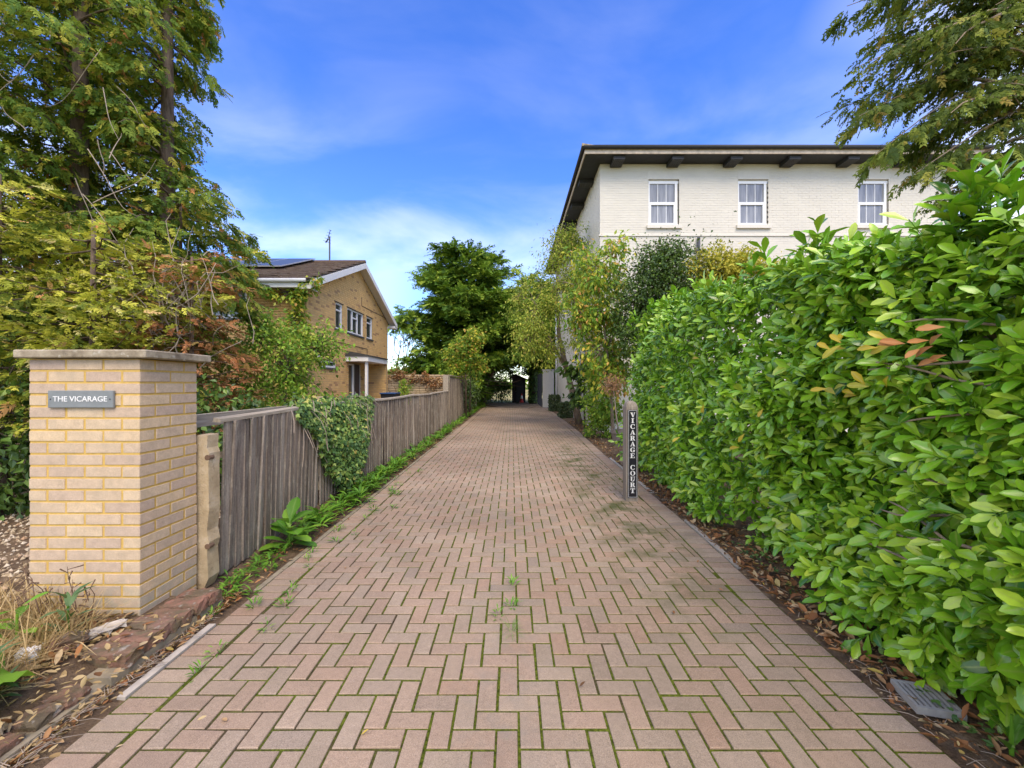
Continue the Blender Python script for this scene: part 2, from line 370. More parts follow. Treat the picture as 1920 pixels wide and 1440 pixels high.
t = T('bark'); p = t.pos(); c = t.ramp(t.noise(t.map(p, (14, 14, 3)), 1, 6, .7), [(.3, (.05,.036,.026)), (.7, (.19,.14,.10))]); M['bark'] = t.out(c, .95, t.bump(t.noise(t.map(p, (30, 30, 6)), 1, 5), .8, .02), .1)
t = T('pale_bark'); p = t.pos(); c = t.ramp(t.noise(t.map(p, (14, 14, 4)), 1, 6, .7), [(.3, (.20,.15,.11)), (.7, (.42,.33,.24))]); M['palebark'] = t.out(c, .9, t.bump(t.noise(t.map(p, (30, 30, 6)), 1, 5), .6, .012), .1)
M['twig'] = simple('dead_twig', (.36,.29,.22), .9, .25, 12)
M['darktwig'] = simple('brown_twig', (.16,.10,.065), .9, .25, 12)
M['laurel'] = leafmat('laurel_leaf', [(0, (0.041,0.130,0.011)), (.25, (0.098,0.259,0.015)), (.55, (0.189,0.416,0.020)), (.82, (0.305,0.518,0.027)), (1, (0.488,0.605,0.065))], .24, .12, .6, (.34,.42,.09))
M['laurel_yellow'] = leafmat('laurel_leaf_yellow', [(0, (.50,.36,.02)), (.6, (.58,.44,.03)), (1, (.34,.36,.03))], .4, .25, .4, (.6,.5,.15))
M['laurel_orange'] = leafmat('laurel_leaf_orange', [(0, (.50,.20,.05)), (.5, (.55,.25,.09)), (1, (.40,.15,.04))], .55, .2, .3, (.55,.3,.12))
M['cypress'] = leafmat('cypress_spray', [(0, (0.074,0.143,0.024)), (.35, (0.135,0.215,0.029)), (.65, (0.243,0.299,0.035)), (.85, (0.405,0.403,0.050)), (.955, (0.513,0.442,0.066)), (.97, (0.567,0.247,0.077)), (1, (0.486,0.208,0.066))], .7, .25, .2)
M['golden'] = leafmat('golden_cypress_spray', [(0, (0.101,0.143,0.023)), (.25, (0.279,0.322,0.035)), (.6, (0.507,0.488,0.055)), (.85, (0.660,0.619,0.088)), (.95, (0.660,0.594,0.254)), (1, (0.660,0.333,0.117))], .7, .25, .2)
M['rust'] = leafmat('rusty_dead_spray', [(0, (.07,.10,.02)), (.15, (.16,.12,.03)), (.3, (.30,.12,.045)), (.65, (.46,.19,.075)), (.9, (.56,.26,.12)), (1, (.26,.21,.05))], .8, .2, .1)
M['leyland'] = leafmat('leyland_spray', [(0, (0.043,0.101,0.019)), (.35, (0.102,0.203,0.026)), (.7, (0.217,0.351,0.036)), (1, (0.406,0.499,0.060))], .7, .22, .2)
M['yew'] = leafmat('yew_spray', [(0, (0.048,0.082,0.020)), (.5, (0.120,0.170,0.028)), (.85, (0.240,0.284,0.040)), (1, (0.360,0.251,0.059))], .7, .25, .2)
M['shrub'] = leafmat('shrub_leaf', [(0, (0.090,0.180,0.023)), (.4, (0.198,0.360,0.034)), (.75, (0.342,0.486,0.046)), (.93, (0.486,0.540,0.077)), (1, (0.612,0.432,0.123))], .5, .3, .3)
M['willowy'] = leafmat('light_tree_leaf', [(0, (0.133,0.200,0.029)), (.35, (0.285,0.383,0.051)), (.7, (0.474,0.536,0.072)), (.92, (0.683,0.651,0.114)), (1, (0.750,0.574,0.172))], .5, .35, .3)
M['cherry'] = leafmat('yellowing_leaf', [(0, (0.098,0.224,0.026)), (.4, (0.224,0.378,0.039)), (.7, (0.420,0.504,0.052)), (.88, (0.672,0.560,0.065)), (1, (0.630,0.308,0.104))], .45, .35, .3)
M['ivydark'] = leafmat('dark_evergreen_leaf', [(0, (0.028,0.061,0.016)), (.5, (0.064,0.123,0.022)), (.85, (0.120,0.209,0.032)), (1, (0.220,0.323,0.048))], .4, .15, .4)
M['goldbush'] = leafmat('variegated_leaf', [(0, (.22,.27,.03)), (.4, (.48,.45,.045)), (1, (.68,.58,.08))], .5, .25, .3)
M['ivy'] = leafmat('ivy_leaf', [(0, (0.039,0.097,0.023)), (.45, (0.092,0.182,0.035)), (.8, (0.182,0.292,0.054)), (.95, (0.365,0.462,0.096)), (1, (0.535,0.437,0.115))], .45, .15, .4)
M['weed'] = leafmat('weed_leaf', [(0, (0.065,0.182,0.018)), (.5, (0.130,0.325,0.024)), (1, (0.247,0.442,0.042))], .45, .3, .35, (.25,.38,.1))
M['greyweed'] = leafmat('grey_green_leaf', [(0, (.06,.12,.05)), (1, (.13,.20,.08))], .6, .2, .2)
M['straw'] = leafmat('dry_grass', [(0, (0.288,0.180,0.084)), (.5, (0.480,0.336,0.156)), (1, (0.600,0.456,0.240))], .8, .25, .1)
M['litter'] = leafmat('fallen_leaf_litter', [(0, (.12,.06,.03)), (.3, (.26,.11,.045)), (.6, (.40,.18,.07)), (.8, (.48,.30,.15)), (.93, (.55,.42,.24)), (1, (.5,.36,.06))], .75, .15, .2)
M['gravel'] = leafmat('gravel_chip', [(0, (.30,.22,.13)), (.4, (.46,.36,.23)), (.8, (.58,.49,.36)), (1, (.40,.24,.13))], .9, 0.0, .1)
M['dead'] = leafmat('dead_pot_plant_leaf', [(0, (.30,.16,.09)), (1, (.46,.27,.15))], .8, .2, .1)
M['box'] = leafmat('clipped_box_leaf', [(0, (0.036,0.063,0.025)), (.6, (0.081,0.117,0.045)), (1, (0.153,0.180,0.072))], .5, .15, .3)

# ------------------------------------------------------------------ leaf templates
def leaf_template(stations, fold=0.25, droop=0.25, widths=None):
    """Blade along +Y, folded along the midrib, bending down towards the tip. Returns verts, quads, mid attribute."""
    V = []; mid = []; F = []
    for i, (y, w) in enumerate(stations):
        z = -droop * y * y
        V += [(-w, y, z + fold*w), (0, y, z), (w, y, z + fold*w)]; mid += [0, 1, 0]
    for i in range(len(stations)-1):
        a = 3*i; b = a+3
        F += [(a, a+1, b+1, b), (a+1, a+2, b+2, b+1)]
    return np.array(V), np.array(F), np.array(mid, float)
LAUREL = [leaf_template([(0, .012), (.24, .085), (.6, .20), (.88, .135), (1, .014)], f, d) for f, d in ((.35, .10), (.22, .28), (.5, .18))]
LANCE = leaf_template([(0, .01), (.25, .09), (.55, .12), (.85, .06), (1, .005)], .3, .35)
BLADE = leaf_template([(0, .012), (.5, .010), (1, .001)], .3, .45)
OVAL = (np.array([(0, 0, 0), (.30, .45, .06), (0, 1, -.12), (-.30, .45, .06)], float), np.array([(0, 1, 2, 3)]))
DRYLEAF = leaf_template([(0, .02), (.25, .2), (.6, .26), (.9, .1), (1, .01)], .5, -.25)
IVYL = (np.array([(0, 0, 0), (.34, .08, .02), (.5, .42, -.04), (.24, .5, .03), (0, 1, -.1), (-.24, .5, .03), (-.5, .42, -.04), (-.34, .08, .02)], float), np.array([(0, 1, 2, 3), (0, 3, 4, 5), (0, 5, 6, 7)]))
CHIP = (np.array([(0, 0, .5), (.6, 0, 0), (0, .5, .05), (-.55, .05, 0), (0, -.5, 0), (0, 0, -.4)], float), np.array([(0, 1, 2), (0, 2, 3), (0, 3, 4), (0, 4, 1), (5, 2, 1), (5, 3, 2), (5, 4, 3), (5, 1, 4)]))
def frond(n=7, spread=.42, w=.05, seed=0, droop=.18):
    g = random.Random(seed); V = []; F = []
    def tri(p, q, ww):
        d = np.array(q) - np.array(p); s = np.cross(d, (0, 0, 1)); s = s / (np.linalg.norm(s) + 1e-9) * ww
        b = len(V); k = np.array(p)*.8 + np.array(q)*.2
        V.extend([tuple(k + s), q, tuple(k - s)]); F.append((b, b+1, b+2))
    def ax(y): return (0.05*math.sin(5*y), y, -droop*y*y)
    tri(ax(0), ax(.55), w*.45); tri(ax(.5), ax(1), w*.8)
    for i in range(n):
        y = .1 + .8*i/(n-1)
        for s in (-1, 1):
            yy = y + g.uniform(-.04, .04); ln = spread*(1 - .62*abs(yy-.35)/.65)*g.uniform(.7, 1.15)
            a = ax(yy); e = ax(min(yy + ln*.75, 1.15))
            tri(a, (a[0] + s*ln*.62, e[1] + ln*.15, e[2] - .05 + g.uniform(-.1, .1)), w*g.uniform(.8, 1.3))
    return np.array(V, float), np.array(F)
FRONDS = [frond(5, .40, .085, 1), frond(5, .52, .085, 2, .3), frond(5, .34, .09, 3, .05)]

def scatter_mesh(name, templ, d, n, s, P, w=1.0, smooth=False, rnd=None):
    mt = frames(d, n, s, w); V, F = inst(templ[0], templ[1], mt, P); nv = len(templ[0])
    rn = rng.random(len(P)) if rnd is None else rnd
    at = {'rnd': np.repeat(rn, nv)}
    if len(templ) > 2: at['mid'] = np.tile(templ[2], len(P))
    return np_mesh(name, V, F, at, smooth)
def join_np(name, parts, mat, parent=None, kind=None, smooth=False):
    """parts: list of (templ, d, n, s, P, w[, rnd]) with equal face sizes."""
    Vs = []; Fs = []; rn = []; md = []; off = 0
    for it in parts:
        templ, d, n, s, P, w = it[:6]
        if len(P) == 0: continue
        V, F = inst(templ[0], templ[1], frames(d, n, s, w), P); Vs.append(V); Fs.append(F + off); off += len(V)
        q = it[6] if len(it) > 6 else rng.random(len(P)); rn.append(np.repeat(q, len(templ[0])))
        md.append(np.tile(templ[2], len(P)) if len(templ) > 2 else np.zeros(len(V)))
    me = np_mesh(name, np.concatenate(Vs), np.concatenate(Fs), {'rnd': np.concatenate(rn), 'mid': np.concatenate(md)}, smooth)
    return link(name, me, mat, parent, kind)
# ================================================================== THE SETTING
def grid_sheet(name, x0, x1, y0, y1, nx, ny, zf, mat, kind='structure'):
    xs = np.linspace(x0, x1, nx); ys = np.linspace(y0, y1, ny); X, Y = np.meshgrid(xs, ys); Z = zf(X, Y)
    V = np.stack([X, Y, Z], -1).reshape(-1, 3); i = np.arange(nx-1)[None] + (np.arange(ny-1)*nx)[:, None]; i = i.ravel()
    o = link(name, np_mesh(name, V, np.stack([i, i+1, i+1+nx, i+nx], -1), smooth=True), mat); o['kind'] = kind
    return o
def bumps(X, Y, a=.015):
    return a*(np.sin(X*7.3+Y*3.1)*np.cos(Y*5.7-X*2.2) + .6*np.sin(X*17+Y*11)*np.cos(Y*13.7) + .5*np.sin(X*31-Y*27))
g = MB(); g.add([(-900, -300, -.10), (900, -300, -.10), (900, 1500, -.10), (-900, 1500, -.10)], [(0, 1, 2, 3)])
tag(g.build('ground', M['field']), kind='structure')

XL = -1.84
def XR(y): return float(np.interp(y, [0, 1.67, 2.5, 3.6, 4.4, 8.7, 13, 20, 33], [1.735, 1.765, 1.785, 1.85, 1.885, 1.97, 2.12, 2.2, 2.2]))
grid_sheet('verge_bank', -24, XL-.001, -.6, 40, 130, 200,
    lambda X, Y: -.016 + .129*np.clip((-X - np.where(Y < 2.75, 1.98, 2.2))/.22, 0, 1) + bumps(X, Y, .006)*np.clip((-X-1.95)*6, .15, 1), M['earth'])
XRv = np.vectorize(XR)
def right_verge():
    ys = np.linspace(-.6, 40, 260); us = np.linspace(0, 1, 60)**1.6
    Y, U = np.meshgrid(ys, us, indexing='ij'); X = XRv(Y) + .012 + U*16; Z = -.015 + .05*np.clip(U*16/.5, 0, 1) + bumps(X, Y, .008)*np.clip(U*40, .2, 1)
    n = 60; i = (np.arange(n-1)[None] + (np.arange(259)*n)[:, None]).ravel()
    o = link('verge', np_mesh('verge', np.stack([X, Y, Z], -1).reshape(-1, 3), np.stack([i, i+1, i+1+n, i+n], -1), smooth=True), M['earth']); o['kind'] = 'structure'
right_verge()

# ---- block paved drive
drive = MB(); ys = [-.6, 0, 1.67, 2.5, 3.6, 4.4, 8.7, 13, 20, 33]
for a, b in zip(ys[:-1], ys[1:]): drive.poly([(XL, a, -.0055), (XR(a), a, -.0055), (XR(b), b, -.0055), (XL, b, -.0055)])
drive = drive.build('driveway', M['joint']); drive['kind'] = 'structure'
def paver():
    b = .006; m = MB(); x, y = .5, .5
    lo = [(-x, -y), (x, -y), (x, y), (-x, y)]; m.v = [(a, c, -1.0) for a, c in lo] + [(a, c, -.06) for a, c in lo] + [(a*.97, c*.95, 0) for a, c in lo]
    m.f = [(8, 9, 10, 11)] + [(i, (i+1) % 4, 4+(i+1) % 4, 4+i) for i in range(4)] + [(4+i, 4+(i+1) % 4, 8+(i+1) % 4, 8+i) for i in range(4)]
    return m
PV = paver(); items = []; U = .0975; J = .0115
def add_block(x0, x1, y0, y1, rz=0.0, end=None):
    sx, sy = x1-x0-J, y1-y0-J
    if sx < .02 or sy < .02: return
    cx, cy = (x0+x1)/2, (y0+y1)/2
    swell = 0.0
    loc = (cx + random.gauss(0, .0012), cy + random.gauss(0, .0012), swell + random.gauss(0, .0011))
    vis = inframe((cx, cy, 0), 10)
    items.append((loc, (random.gauss(0, .007), random.gauss(0, .007), rz + random.gauss(0, .005)), (sx, sy, .05), (1/max(abs(cy), .3) + (10 if vis else 0)) * math.sqrt(max(sx*sy, 1e-4)*50)))
j0, j1 = int(-.5/U), int(32.4/U)
for j in range(j0, j1):
    for i in range(-22, 26):
        s = (i - j) % 4
        if s == 0: x0, x1, y0, y1 = i*U, (i+2)*U, j*U, (j+1)*U
        elif s == 3: x0, x1, y0, y1 = i*U, (i+1)*U, j*U, (j+2)*U
        else: continue
        x0 += .03; x1 += .03
        lo, hi = XL+.2, min(XR(y0), XR(y1)) - .205
        x0, x1 = max(x0, lo), min(x1, hi)
        if x1 - x0 > .03: add_block(x0, x1, y0, y1)
y = -.5
while y < 32.3:
    add_block(XL, XL+.199, y, y+U)
    a = XR(y+U/2); add_block(a-.203, a, y, y+U, math.atan2(XR(y+.4)-XR(y-.4), .8)*-1)
    y += U
pieces(drive, 'paving_block', 'distant_paving', PV, items, M['block'])

# pale concrete edging, sunk between the blocks and the verge
def edging(name, label, pts, w, mat='edging'):
    m = MB()
    for a, b in zip(pts[:-1], pts[1:]): m.prism([(a[0], a[1], -.05), (a[0]+w, a[1], -.05), (a[0]+w, a[1], a[2]), (a[0], a[1], a[2])], (b[0]-a[0], b[1]-a[1], 0))
    tag(m.build(name, M[mat]), label, 'edging')
edging('edging_strip', 'pale concrete edging strip beside the crumbling red brick kerb', [(XL-.05, 1.93, .004), (XL-.05, 2.52, .006)], .042)
edging('edging_strip', 'worn concrete edging strip along the foot of the board fence', [(XL-.05, 2.95, -.006), (XL-.05, 5.2, -.003), (XL-.05, 14, -.004)], .042, 'oldmortar')
edging('edging_strip', 'pale concrete edging strip right of the black name post', [(XR(3.3)+.012, 3.3, .004), (XR(4.45)+.012, 4.45, .004)], .045)
edging('edging_strip', 'pale concrete edging strip beyond the black name post, near the pot', [(XR(5.6)+.012, 5.6, .004), (XR(8.2)+.012, 8.2, .004)], .045)
# reddish slab in front of the plant pot
m = MB(); m.prism([(2.02, 7.2, .0), (2.5, 7.15, .0), (2.52, 7.75, .0), (2.06, 7.8, .0)], (0, 0, .035)); tag(m.build('paving_slab', M['block']), 'flat reddish slab on the verge in front of the grey pot', 'slab')

# ================================================================== GATE PILLAR
PX0, PX1, PY0, PY1, PZ = -2.915, -2.247, 2.437, 2.879, .145
pil = thing('gate_pillar', 'yellow brick gate pillar with a lichened concrete cap beside the drive', 'pillar', ((PX0+PX1)/2, (PY0+PY1)/2, PZ))
MB().box(PX0+.0035, PX1-.0035, PY0+.0035, PY1-.0035, 0.0, PZ+21*.0719-.004).build('mortar_core', M['pmortar'], pil)
CH, BH, JT = .0719, .0592, .0128
def brick_at(x0, x1, y0, y1, z):
    items.append((((x0+x1)/2 + random.gauss(0, .0008), (y0+y1)/2 + random.gauss(0, .0008), z+BH/2), (random.gauss(0, .004), random.gauss(0, .004), random.gauss(0, .005)), (x1-x0, y1-y0, BH), 1.0))
items = []; W = .1025; LX = PX1-PX0; LY = PY1-PY0
for k in range(-2, 21):
    z = PZ + k*CH + .004
    if k % 2 == 0:                                    # three stretchers on the front
        bl = (LX - 2*JT)/3
        for q in range(3):
            a = PX0 + q*(bl+JT)
            brick_at(a, a+bl, PY0, PY0+W, z); brick_at(a, a+bl, PY1-W, PY1, z)
        for a in (PX0, PX1-W): brick_at(a, a+W, PY0+W+JT, PY1-W-JT, z)
    else:                                             # two stretchers on each flank
        bl = (LY - JT)/2
        for a in (PX0, PX1-W):
            brick_at(a, a+W, PY0, PY0+bl, z); brick_at(a, a+W, PY0+bl+JT, PY1, z)
        bw = (LX - 2*W - 3*JT)/2
        for q in range(2):
            a = PX0 + W + JT + q*(bw+JT)
            brick_at(a, a+bw, PY0, PY0+W, z); brick_at(a, a+bw, PY1-W, PY1, z)
def ubox(b=.03):
    return bevel_box(1, 1, 1, b)
pieces(pil, 'brick', 'bricks_rest', bevel_box(1, 1, 1, .022), items, M['pbrick'], 400)
m = bevel_box(.79, .53, .05, .007); me = m.mesh('cap'); cap = link('cap', me, M['cap'], pil); cap.location = ((PX0+PX1)/2 + .012, (PY0+PY1)/2, PZ+21*CH+.025)
# name plate on the pillar
sg = thing('house_name_sign', 'grey slate sign reading THE VICARAGE on the brick pillar', 'sign', (-2.575, PY0, 1.32))
sx0, sx1, sz0, sz1 = -2.785, -2.392, 1.357, 1.461
pl = bevel_box(sx1-sx0, .016, sz1-sz0, .003).mesh('plate'); po = link('plate', pl, M['slate'], sg); po.location = ((sx0+sx1)/2, PY0-.009, (sz0+sz1)/2)
def text_mesh(txt, size, ext=.0006):
    cu = bpy.data.curves.new('txt', 'FONT'); cu.body = txt; cu.size = size; cu.extrude = ext; cu.align_x = 'CENTER'; cu.align_y = 'CENTER'; cu.offset = .0004
    o = bpy.data.objects.new('txt', cu); COL.objects.link(o); bpy.context.view_layer.update()
    me = bpy.data.meshes.new_from_object(o.evaluated_get(bpy.context.evaluated_depsgraph_get()))
    bpy.data.objects.remove(o); return me
tm = text_mesh('THE VICARAGE', .049)
xs = np.array([v.co.x for v in tm.vertices]); w = xs.max()-xs.min()
lt = link('lettering', tm, M['lettering'], sg); lt.location = ((sx0+sx1)/2, PY0-.0183, (sz0+sz1)/2); lt.rotation_euler = (R(90), 0, 0); lt.scale = (.325/w, .92, 1)
for x in (sx0+.018, sx1-.018):
    q = MB(); q.lathe((0, 0, 0), [(.0001, .003), (.004, .002), (.005, 0)], 10); s = q.build('screw', M['metal'], sg); s.location = (x, PY0-.017, (sz0+sz1)/2); s.rotation_euler = (R(90), 0, 0)

# ================================================================== CRUMBLING BRICK KERB
kerb = thing('brick_kerb', 'crumbling low kerb of old red bricks in front of the pillar', 'kerb', (-2.05, 2.0, 0))
m = MB(); m.box(-2.2, -1.965, 1.98, 2.74, -.06, .058); m.box(-2.25, -1.99, .75, 1.99, -.06, .028); m.build('mortar_bed', M['oldmortar'], kerb)
def rough_brick(name, l, w, h, loc, rz, parent, mat, amp=.008, seed=0):
    g2 = np.random.default_rng(seed); nx, ny, nz_ = 7, 4, 3
    V = {}; vs_ = []; F = []
    def vid(i, j, k):
        if (i, j, k) not in V:
            p = np.array([(i/nx-.5)*l, (j/ny-.5)*w, (k/nz_-.5)*h]); edge = (i in (0, nx)) + (j in (0, ny)) + (k in (0, nz_))
            p *= 1 - .05*max(edge-1, 0)*g2.random(); p += g2.normal(size=3)*amp*.45*(1 + .7*(edge > 1)); V[(i, j, k)] = len(vs_); vs_.append(tuple(p))
        return V[(i, j, k)]
    for i in range(nx):
        for j in range(ny):
            F.append((vid(i, j, nz_), vid(i+1, j, nz_), vid(i+1, j+1, nz_), vid(i, j+1, nz_)))
    for i in range(nx):
        for k in range(nz_):
            F.append((vid(i, 0, k), vid(i+1, 0, k), vid(i+1, 0, k+1), vid(i, 0, k+1))); F.append((vid(i+1, ny, k), vid(i, ny, k), vid(i, ny, k+1), vid(i+1, ny, k+1)))
    for j in range(ny):
        for k in range(nz_):
            F.append((vid(0, j+1, k), vid(0, j, k), vid(0, j, k+1), vid(0, j+1, k+1))); F.append((vid(nx, j, k), vid(nx, j+1, k), vid(nx, j+1, k+1), vid(nx, j, k+1)))
    me = bpy.data.meshes.new(name); me.from_pydata(vs_, [], F); me.update()
    o = link(name, me, mat, parent); o.location = loc; o.rotation_euler = (g2.normal()*.04, g2.normal()*.04, rz); return o
for i, yy in enumerate([2.10, 2.21, 2.325, 2.435, 2.55, 2.665]):
    rough_brick('brick', .235, .104, .07, (-2.075 + random.uniform(-.012, .012), yy, .092 + (-.012 if i in (3,) else 0)), random.uniform(-.05, .05), kerb, M['oldbrick'], .0045, 30+i)
for i, yy in enumerate([.86, 1.0, 1.12, 1.25, 1.37, 1.50, 1.62, 1.75, 1.87]):
    rough_brick('brick', .21 if i % 3 else .16, .108, .055, (-2.105 + random.uniform(-.015, .015), yy, .038 + random.uniform(-.01, .006)), random.uniform(-.09, .09), kerb, M['oldbrick'], .006, 50+i)
rough_brick('broken_brick', .14, .09, .05, (-2.33, 2.12, .15), .6, kerb, M['oldbrick'], .014, 71)
tag(rough_brick('rubble_stone', .17, .06, .03, (-2.26, 2.24, .14), .9, None, M['edging'], .010, 72), 'flat pale sliver of concrete lying behind the brick kerb', 'stone')
tag(rough_brick('rubble_stone', .075, .06, .045, (-2.42, 2.02, .15), .3, None, M['lettering'], .010, 73), 'small whitish stone among the weeds before the pillar', 'stone')
tag(rough_brick('rubble_stone', .06, .05, .04, (-2.12, 1.66, .085), .3, None, M['post'], .012, 74), 'small buff pebble lying on the low brick kerb', 'stone')

# ================================================================== FENCES
FX = -2.255
def fence_x(y): return FX + .03*math.sin(y*.9) + (.05*max(0, 1-(y-3.05)/1.7) if y < 4.75 else 0) - .02
def fence_top(y): return 1.245 + .012*math.sin(y*1.4+.6) - (.02 if 9.5 < y < 11.5 else 0)
fen = thing('board_fence', 'long weathered close-board fence along the left of the drive', 'fence', (FX, 8, 0))
bd = bevel_box(1, 1, 1, .04)
items = []; y = 3.09
while y < 14.35:
    w = random.choice([.095, .1, .1, .105]); top = fence_top(y) - .02; lo = .03 + random.uniform(-.015, .02) + (.03 if y > 4.5 else 0)
    items.append(((fence_x(y) + random.gauss(0, .003), y + w*.45, (top+lo)/2), (random.gauss(0, .006), random.gauss(0, .010) + (.025 if y < 4.75 else 0), .19 + random.gauss(0, .05)), (.018, w, top-lo), 1)); y += w*.86
pieces(fen, 'board', 'boards_rest', bd, items, M['board'])
for a, b in ((3.02, 4.78), (4.79, 7.2), (7.21, 9.6), (9.61, 12.0), (12.01, 14.4)):
    m = MB(); n = 6
    pts = [(fence_x(a+(b-a)*i/n), a+(b-a)*i/n, fence_top(a+(b-a)*i/n)) for i in range(n+1)]
    for p_, q_ in zip(pts[:-1], pts[1:]): m.prism([(p_[0]-.03, p_[1], p_[2]-.018), (p_[0]+.032, p_[1], p_[2]-.022), (p_[0]+.03, p_[1], p_[2]+.004), (p_[0]-.02, p_[1], p_[2]+.016)], (q_[0]-p_[0], q_[1]-p_[1], q_[2]-p_[2]))
    m.build('capping_rail', M['rail'], fen)
for z in (.35, .95):
    m = MB(); m.tube([(fence_x(yy)-.045, yy, z) for yy in np.arange(3.1, 14.4, .8)], .032, 4); m.build('back_rail', M['rail'], fen)
for yy in (4.78, 7.2, 9.6, 12.0):
    MB().box(fence_x(yy)-.13, fence_x(yy)-.03, yy-.05, yy+.05, -.05, 1.2).build('post', M['postwood'], fen)
fen2 = thing('tall_board_fence', 'taller weathered fence panel beyond the end of the low fence', 'fence', (-2.28, 16, 0))
items = []; y = 14.62
while y < 18.8:
    items.append(((-2.27 + random.gauss(0, .004), y+.05, .9 - .02*(y-14.6)), (0, 0, .1), (.018, .105, 1.76), 1)); y += .092
pieces(fen2, 'board', 'boards_rest', bd, items, M['board'])
MB().box(-2.47, -2.28, 14.45, 14.6, -.05, 1.82).build('end_post', M['rail'], fen2)
MB().box(-2.31, -2.22, 14.6, 18.8, 1.79, 1.815).build('capping_rail', M['rail'], fen2)
for yy in (21.5, 25.5): tag(MB().box(-2.4, -2.24, yy-.08, yy+.08, -.05, 1.75).build('fence_post', M['rail']), 'weathered post in the ivy beyond the tall panel, %s' % ('nearer one' if yy < 22 else 'farther one'), 'post')
# concrete spur between pillar and fence
spur = thing('concrete_post', 'leaning buff concrete spur post between the pillar and the fence', 'post', (-2.27, 2.98, 0))
m = MB(); prof = [(-2.325, .02), (-2.19, .02), (-2.155, .1), (-2.165, .3), (-2.15, .36), (-2.165, .44), (-2.15, .6), (-2.155, .9), (-2.15, 1.0), (-2.165, 1.04), (-2.16, 1.13), (-2.22, 1.135), (-2.345, 1.09)]
m.prism([(x-.03, 2.905, z) for x, z in prof], (0, .11, 0)); m.build('shaft', M['post'], spur)
for z in (.33, .97):
    q = MB(); q.tube([(-2.192, 2.9035, z), (-2.192, 2.95, z)], .02, 10); q.build('bolt_hole_shade', M['darktwig'], spur)  # flush dark disc; its colour stands for the shade inside a bolt hole
# upper rail behind the fence and its stub post
rl = thing('garden_rail', 'grey timber rail running behind the low fence to a stub post', 'rail', (-2.52, 4, 0))
MB().box(-2.55, -2.5, 2.9, 5.3, 1.155, 1.255).build('beam', M['rail'], rl)
MB().box(-2.58, -2.47, 5.3, 5.42, 0, 1.335).build('stub_post', M['post'], rl); MB().box(-2.47, -2.44, 5.32, 5.40, 1.1, 1.27).build('bracket', M['whitewood'], rl)
for yy in (2.95, 4.2): MB().box(-2.62, -2.555, yy, yy+.07, 0, 1.2).build('post', M['rail'], rl)

# ================================================================== WALL AND WINDOW TOOLS
def clad(fr, a0, a1, z0, z1, openings, bl=.2145, bh=.065, jt=.0105, depth=.1):
    """Stretcher-bond bricks of a wall skin, cut round the openings."""
    o, u, n = fr; out = []; k = 0; z = z0
    while z + bh < z1 + .02:
        zc = z + bh/2; cuts = sorted((q[0], q[1]) for q in openings if q[2] < zc < q[3]); a = a0 - (0 if k % 2 == 0 else (bl+jt)/2)
        while a < a1:
            segs = [(max(a, a0), min(a+bl, a1))]
            for c0, c1 in cuts:
                ns = []
                for s0, s1 in segs:
                    if c1 <= s0 or c0 >= s1: ns.append((s0, s1))
                    else:
                        if c0 - s0 > .02: ns.append((s0, c0))
                        if s1 - c1 > .02: ns.append((c1, s1))
                segs = ns
            for s0, s1 in segs:
                if s1 - s0 < .02: continue
                ac = (s0+s1)/2; d = -depth/2 + random.uniform(-.0015, .0015)
                loc = (o[0]+u[0]*ac+n[0]*d, o[1]+u[1]*ac+n[1]*d, o[2]+zc)
                rz = math.atan2(u[1], u[0])
                sc = (s1-s0, depth, bh); p0 = proj(loc) if loc[1] > .5 else (0, 0)
                out.append((loc, (0, 0, rz), sc, (1 if inframe(loc, 0) and p0[1] < 715 else 0)*2 + (s1-s0)*.5 + 1/abs(loc[1])*4))
            a += bl + jt
        z += bh + jt; k += 1
    return out
B5 = MB().box(-.5, .5, -.5, .5, -.5, .5)
def pointing(m, fr, a0, a1, z0, z1, openings, c0=-.099, c1=-.005):
    """Mortar filling of a wall skin: strips between the openings, just behind the brick faces."""
    ops_ = sorted(openings); cur = a0
    for o0, o1, q0, q1 in ops_:
        if o0 > cur: m.lbox(fr, cur, o0, z0, z1, c0, c1)
        s0 = max(cur, o0)
        if o1 > s0:
            stack = sorted((w[2], w[3]) for w in ops_ if w[0] < (s0+o1)/2 < w[1]); zz = z0
            for b0, b1 in stack:
                if b0 > zz: m.lbox(fr, s0, o1, zz, b0, c0, c1)
                zz = max(zz, b1)
            if zz < z1: m.lbox(fr, s0, o1, zz, z1, c0, c1)
        cur = max(cur, o1)
    if cur < a1: m.lbox(fr, cur, a1, z0, z1, c0, c1)
    return m

# ================================================================== CREAM HOUSE
HX, HY, HX1, HD, HW = 2.68, 12.3, 13.45, 24.2, 8.2
wh = thing('cream_house', 'tall cream painted brick house with dark overhanging eaves behind the hedge', 'building', (8, 12.3, 0))
Ff = ((HX, HY, 0), (1, 0), (0, -1)); Fs = ((HX, HY, 0), (0, 1), (-1, 0))
wins = [(1.48, 2.41), (4.21, 5.13), (7.86, 8.80)]; WZ0, WZ1 = 6.33, 7.74
ops = [(a, b, WZ0, WZ1) for a, b in wins]
MB().box(HX+.12, HX1-.1, HY+.1, HD-.1, -.1, HW).build('wall_core', M['cream_trim'], wh)
m = MB(); m.box(HX, HX1, HY, HY+.1, -.1, 4.42); m.box(HX, HX+.12, HY+.1, HD-.1, -.1, 3.2); m.box(HX1-.1, HX1, HY+.1, HD-.1, -.1, HW); m.box(HX, HX1, HD-.1, HD, -.1, HW); m.build('lower_wall', M['cream_trim'], wh)
lint = [(a-.02, b+.02, WZ1, WZ1+.24) for a, b in wins]
items = clad(Ff, .0, HX1-HX, 4.44, 6.0, [], .215, .065, .009) + clad(Ff, .0, HX1-HX, 6.05, HW-.01, ops + lint, .215, .065, .009)
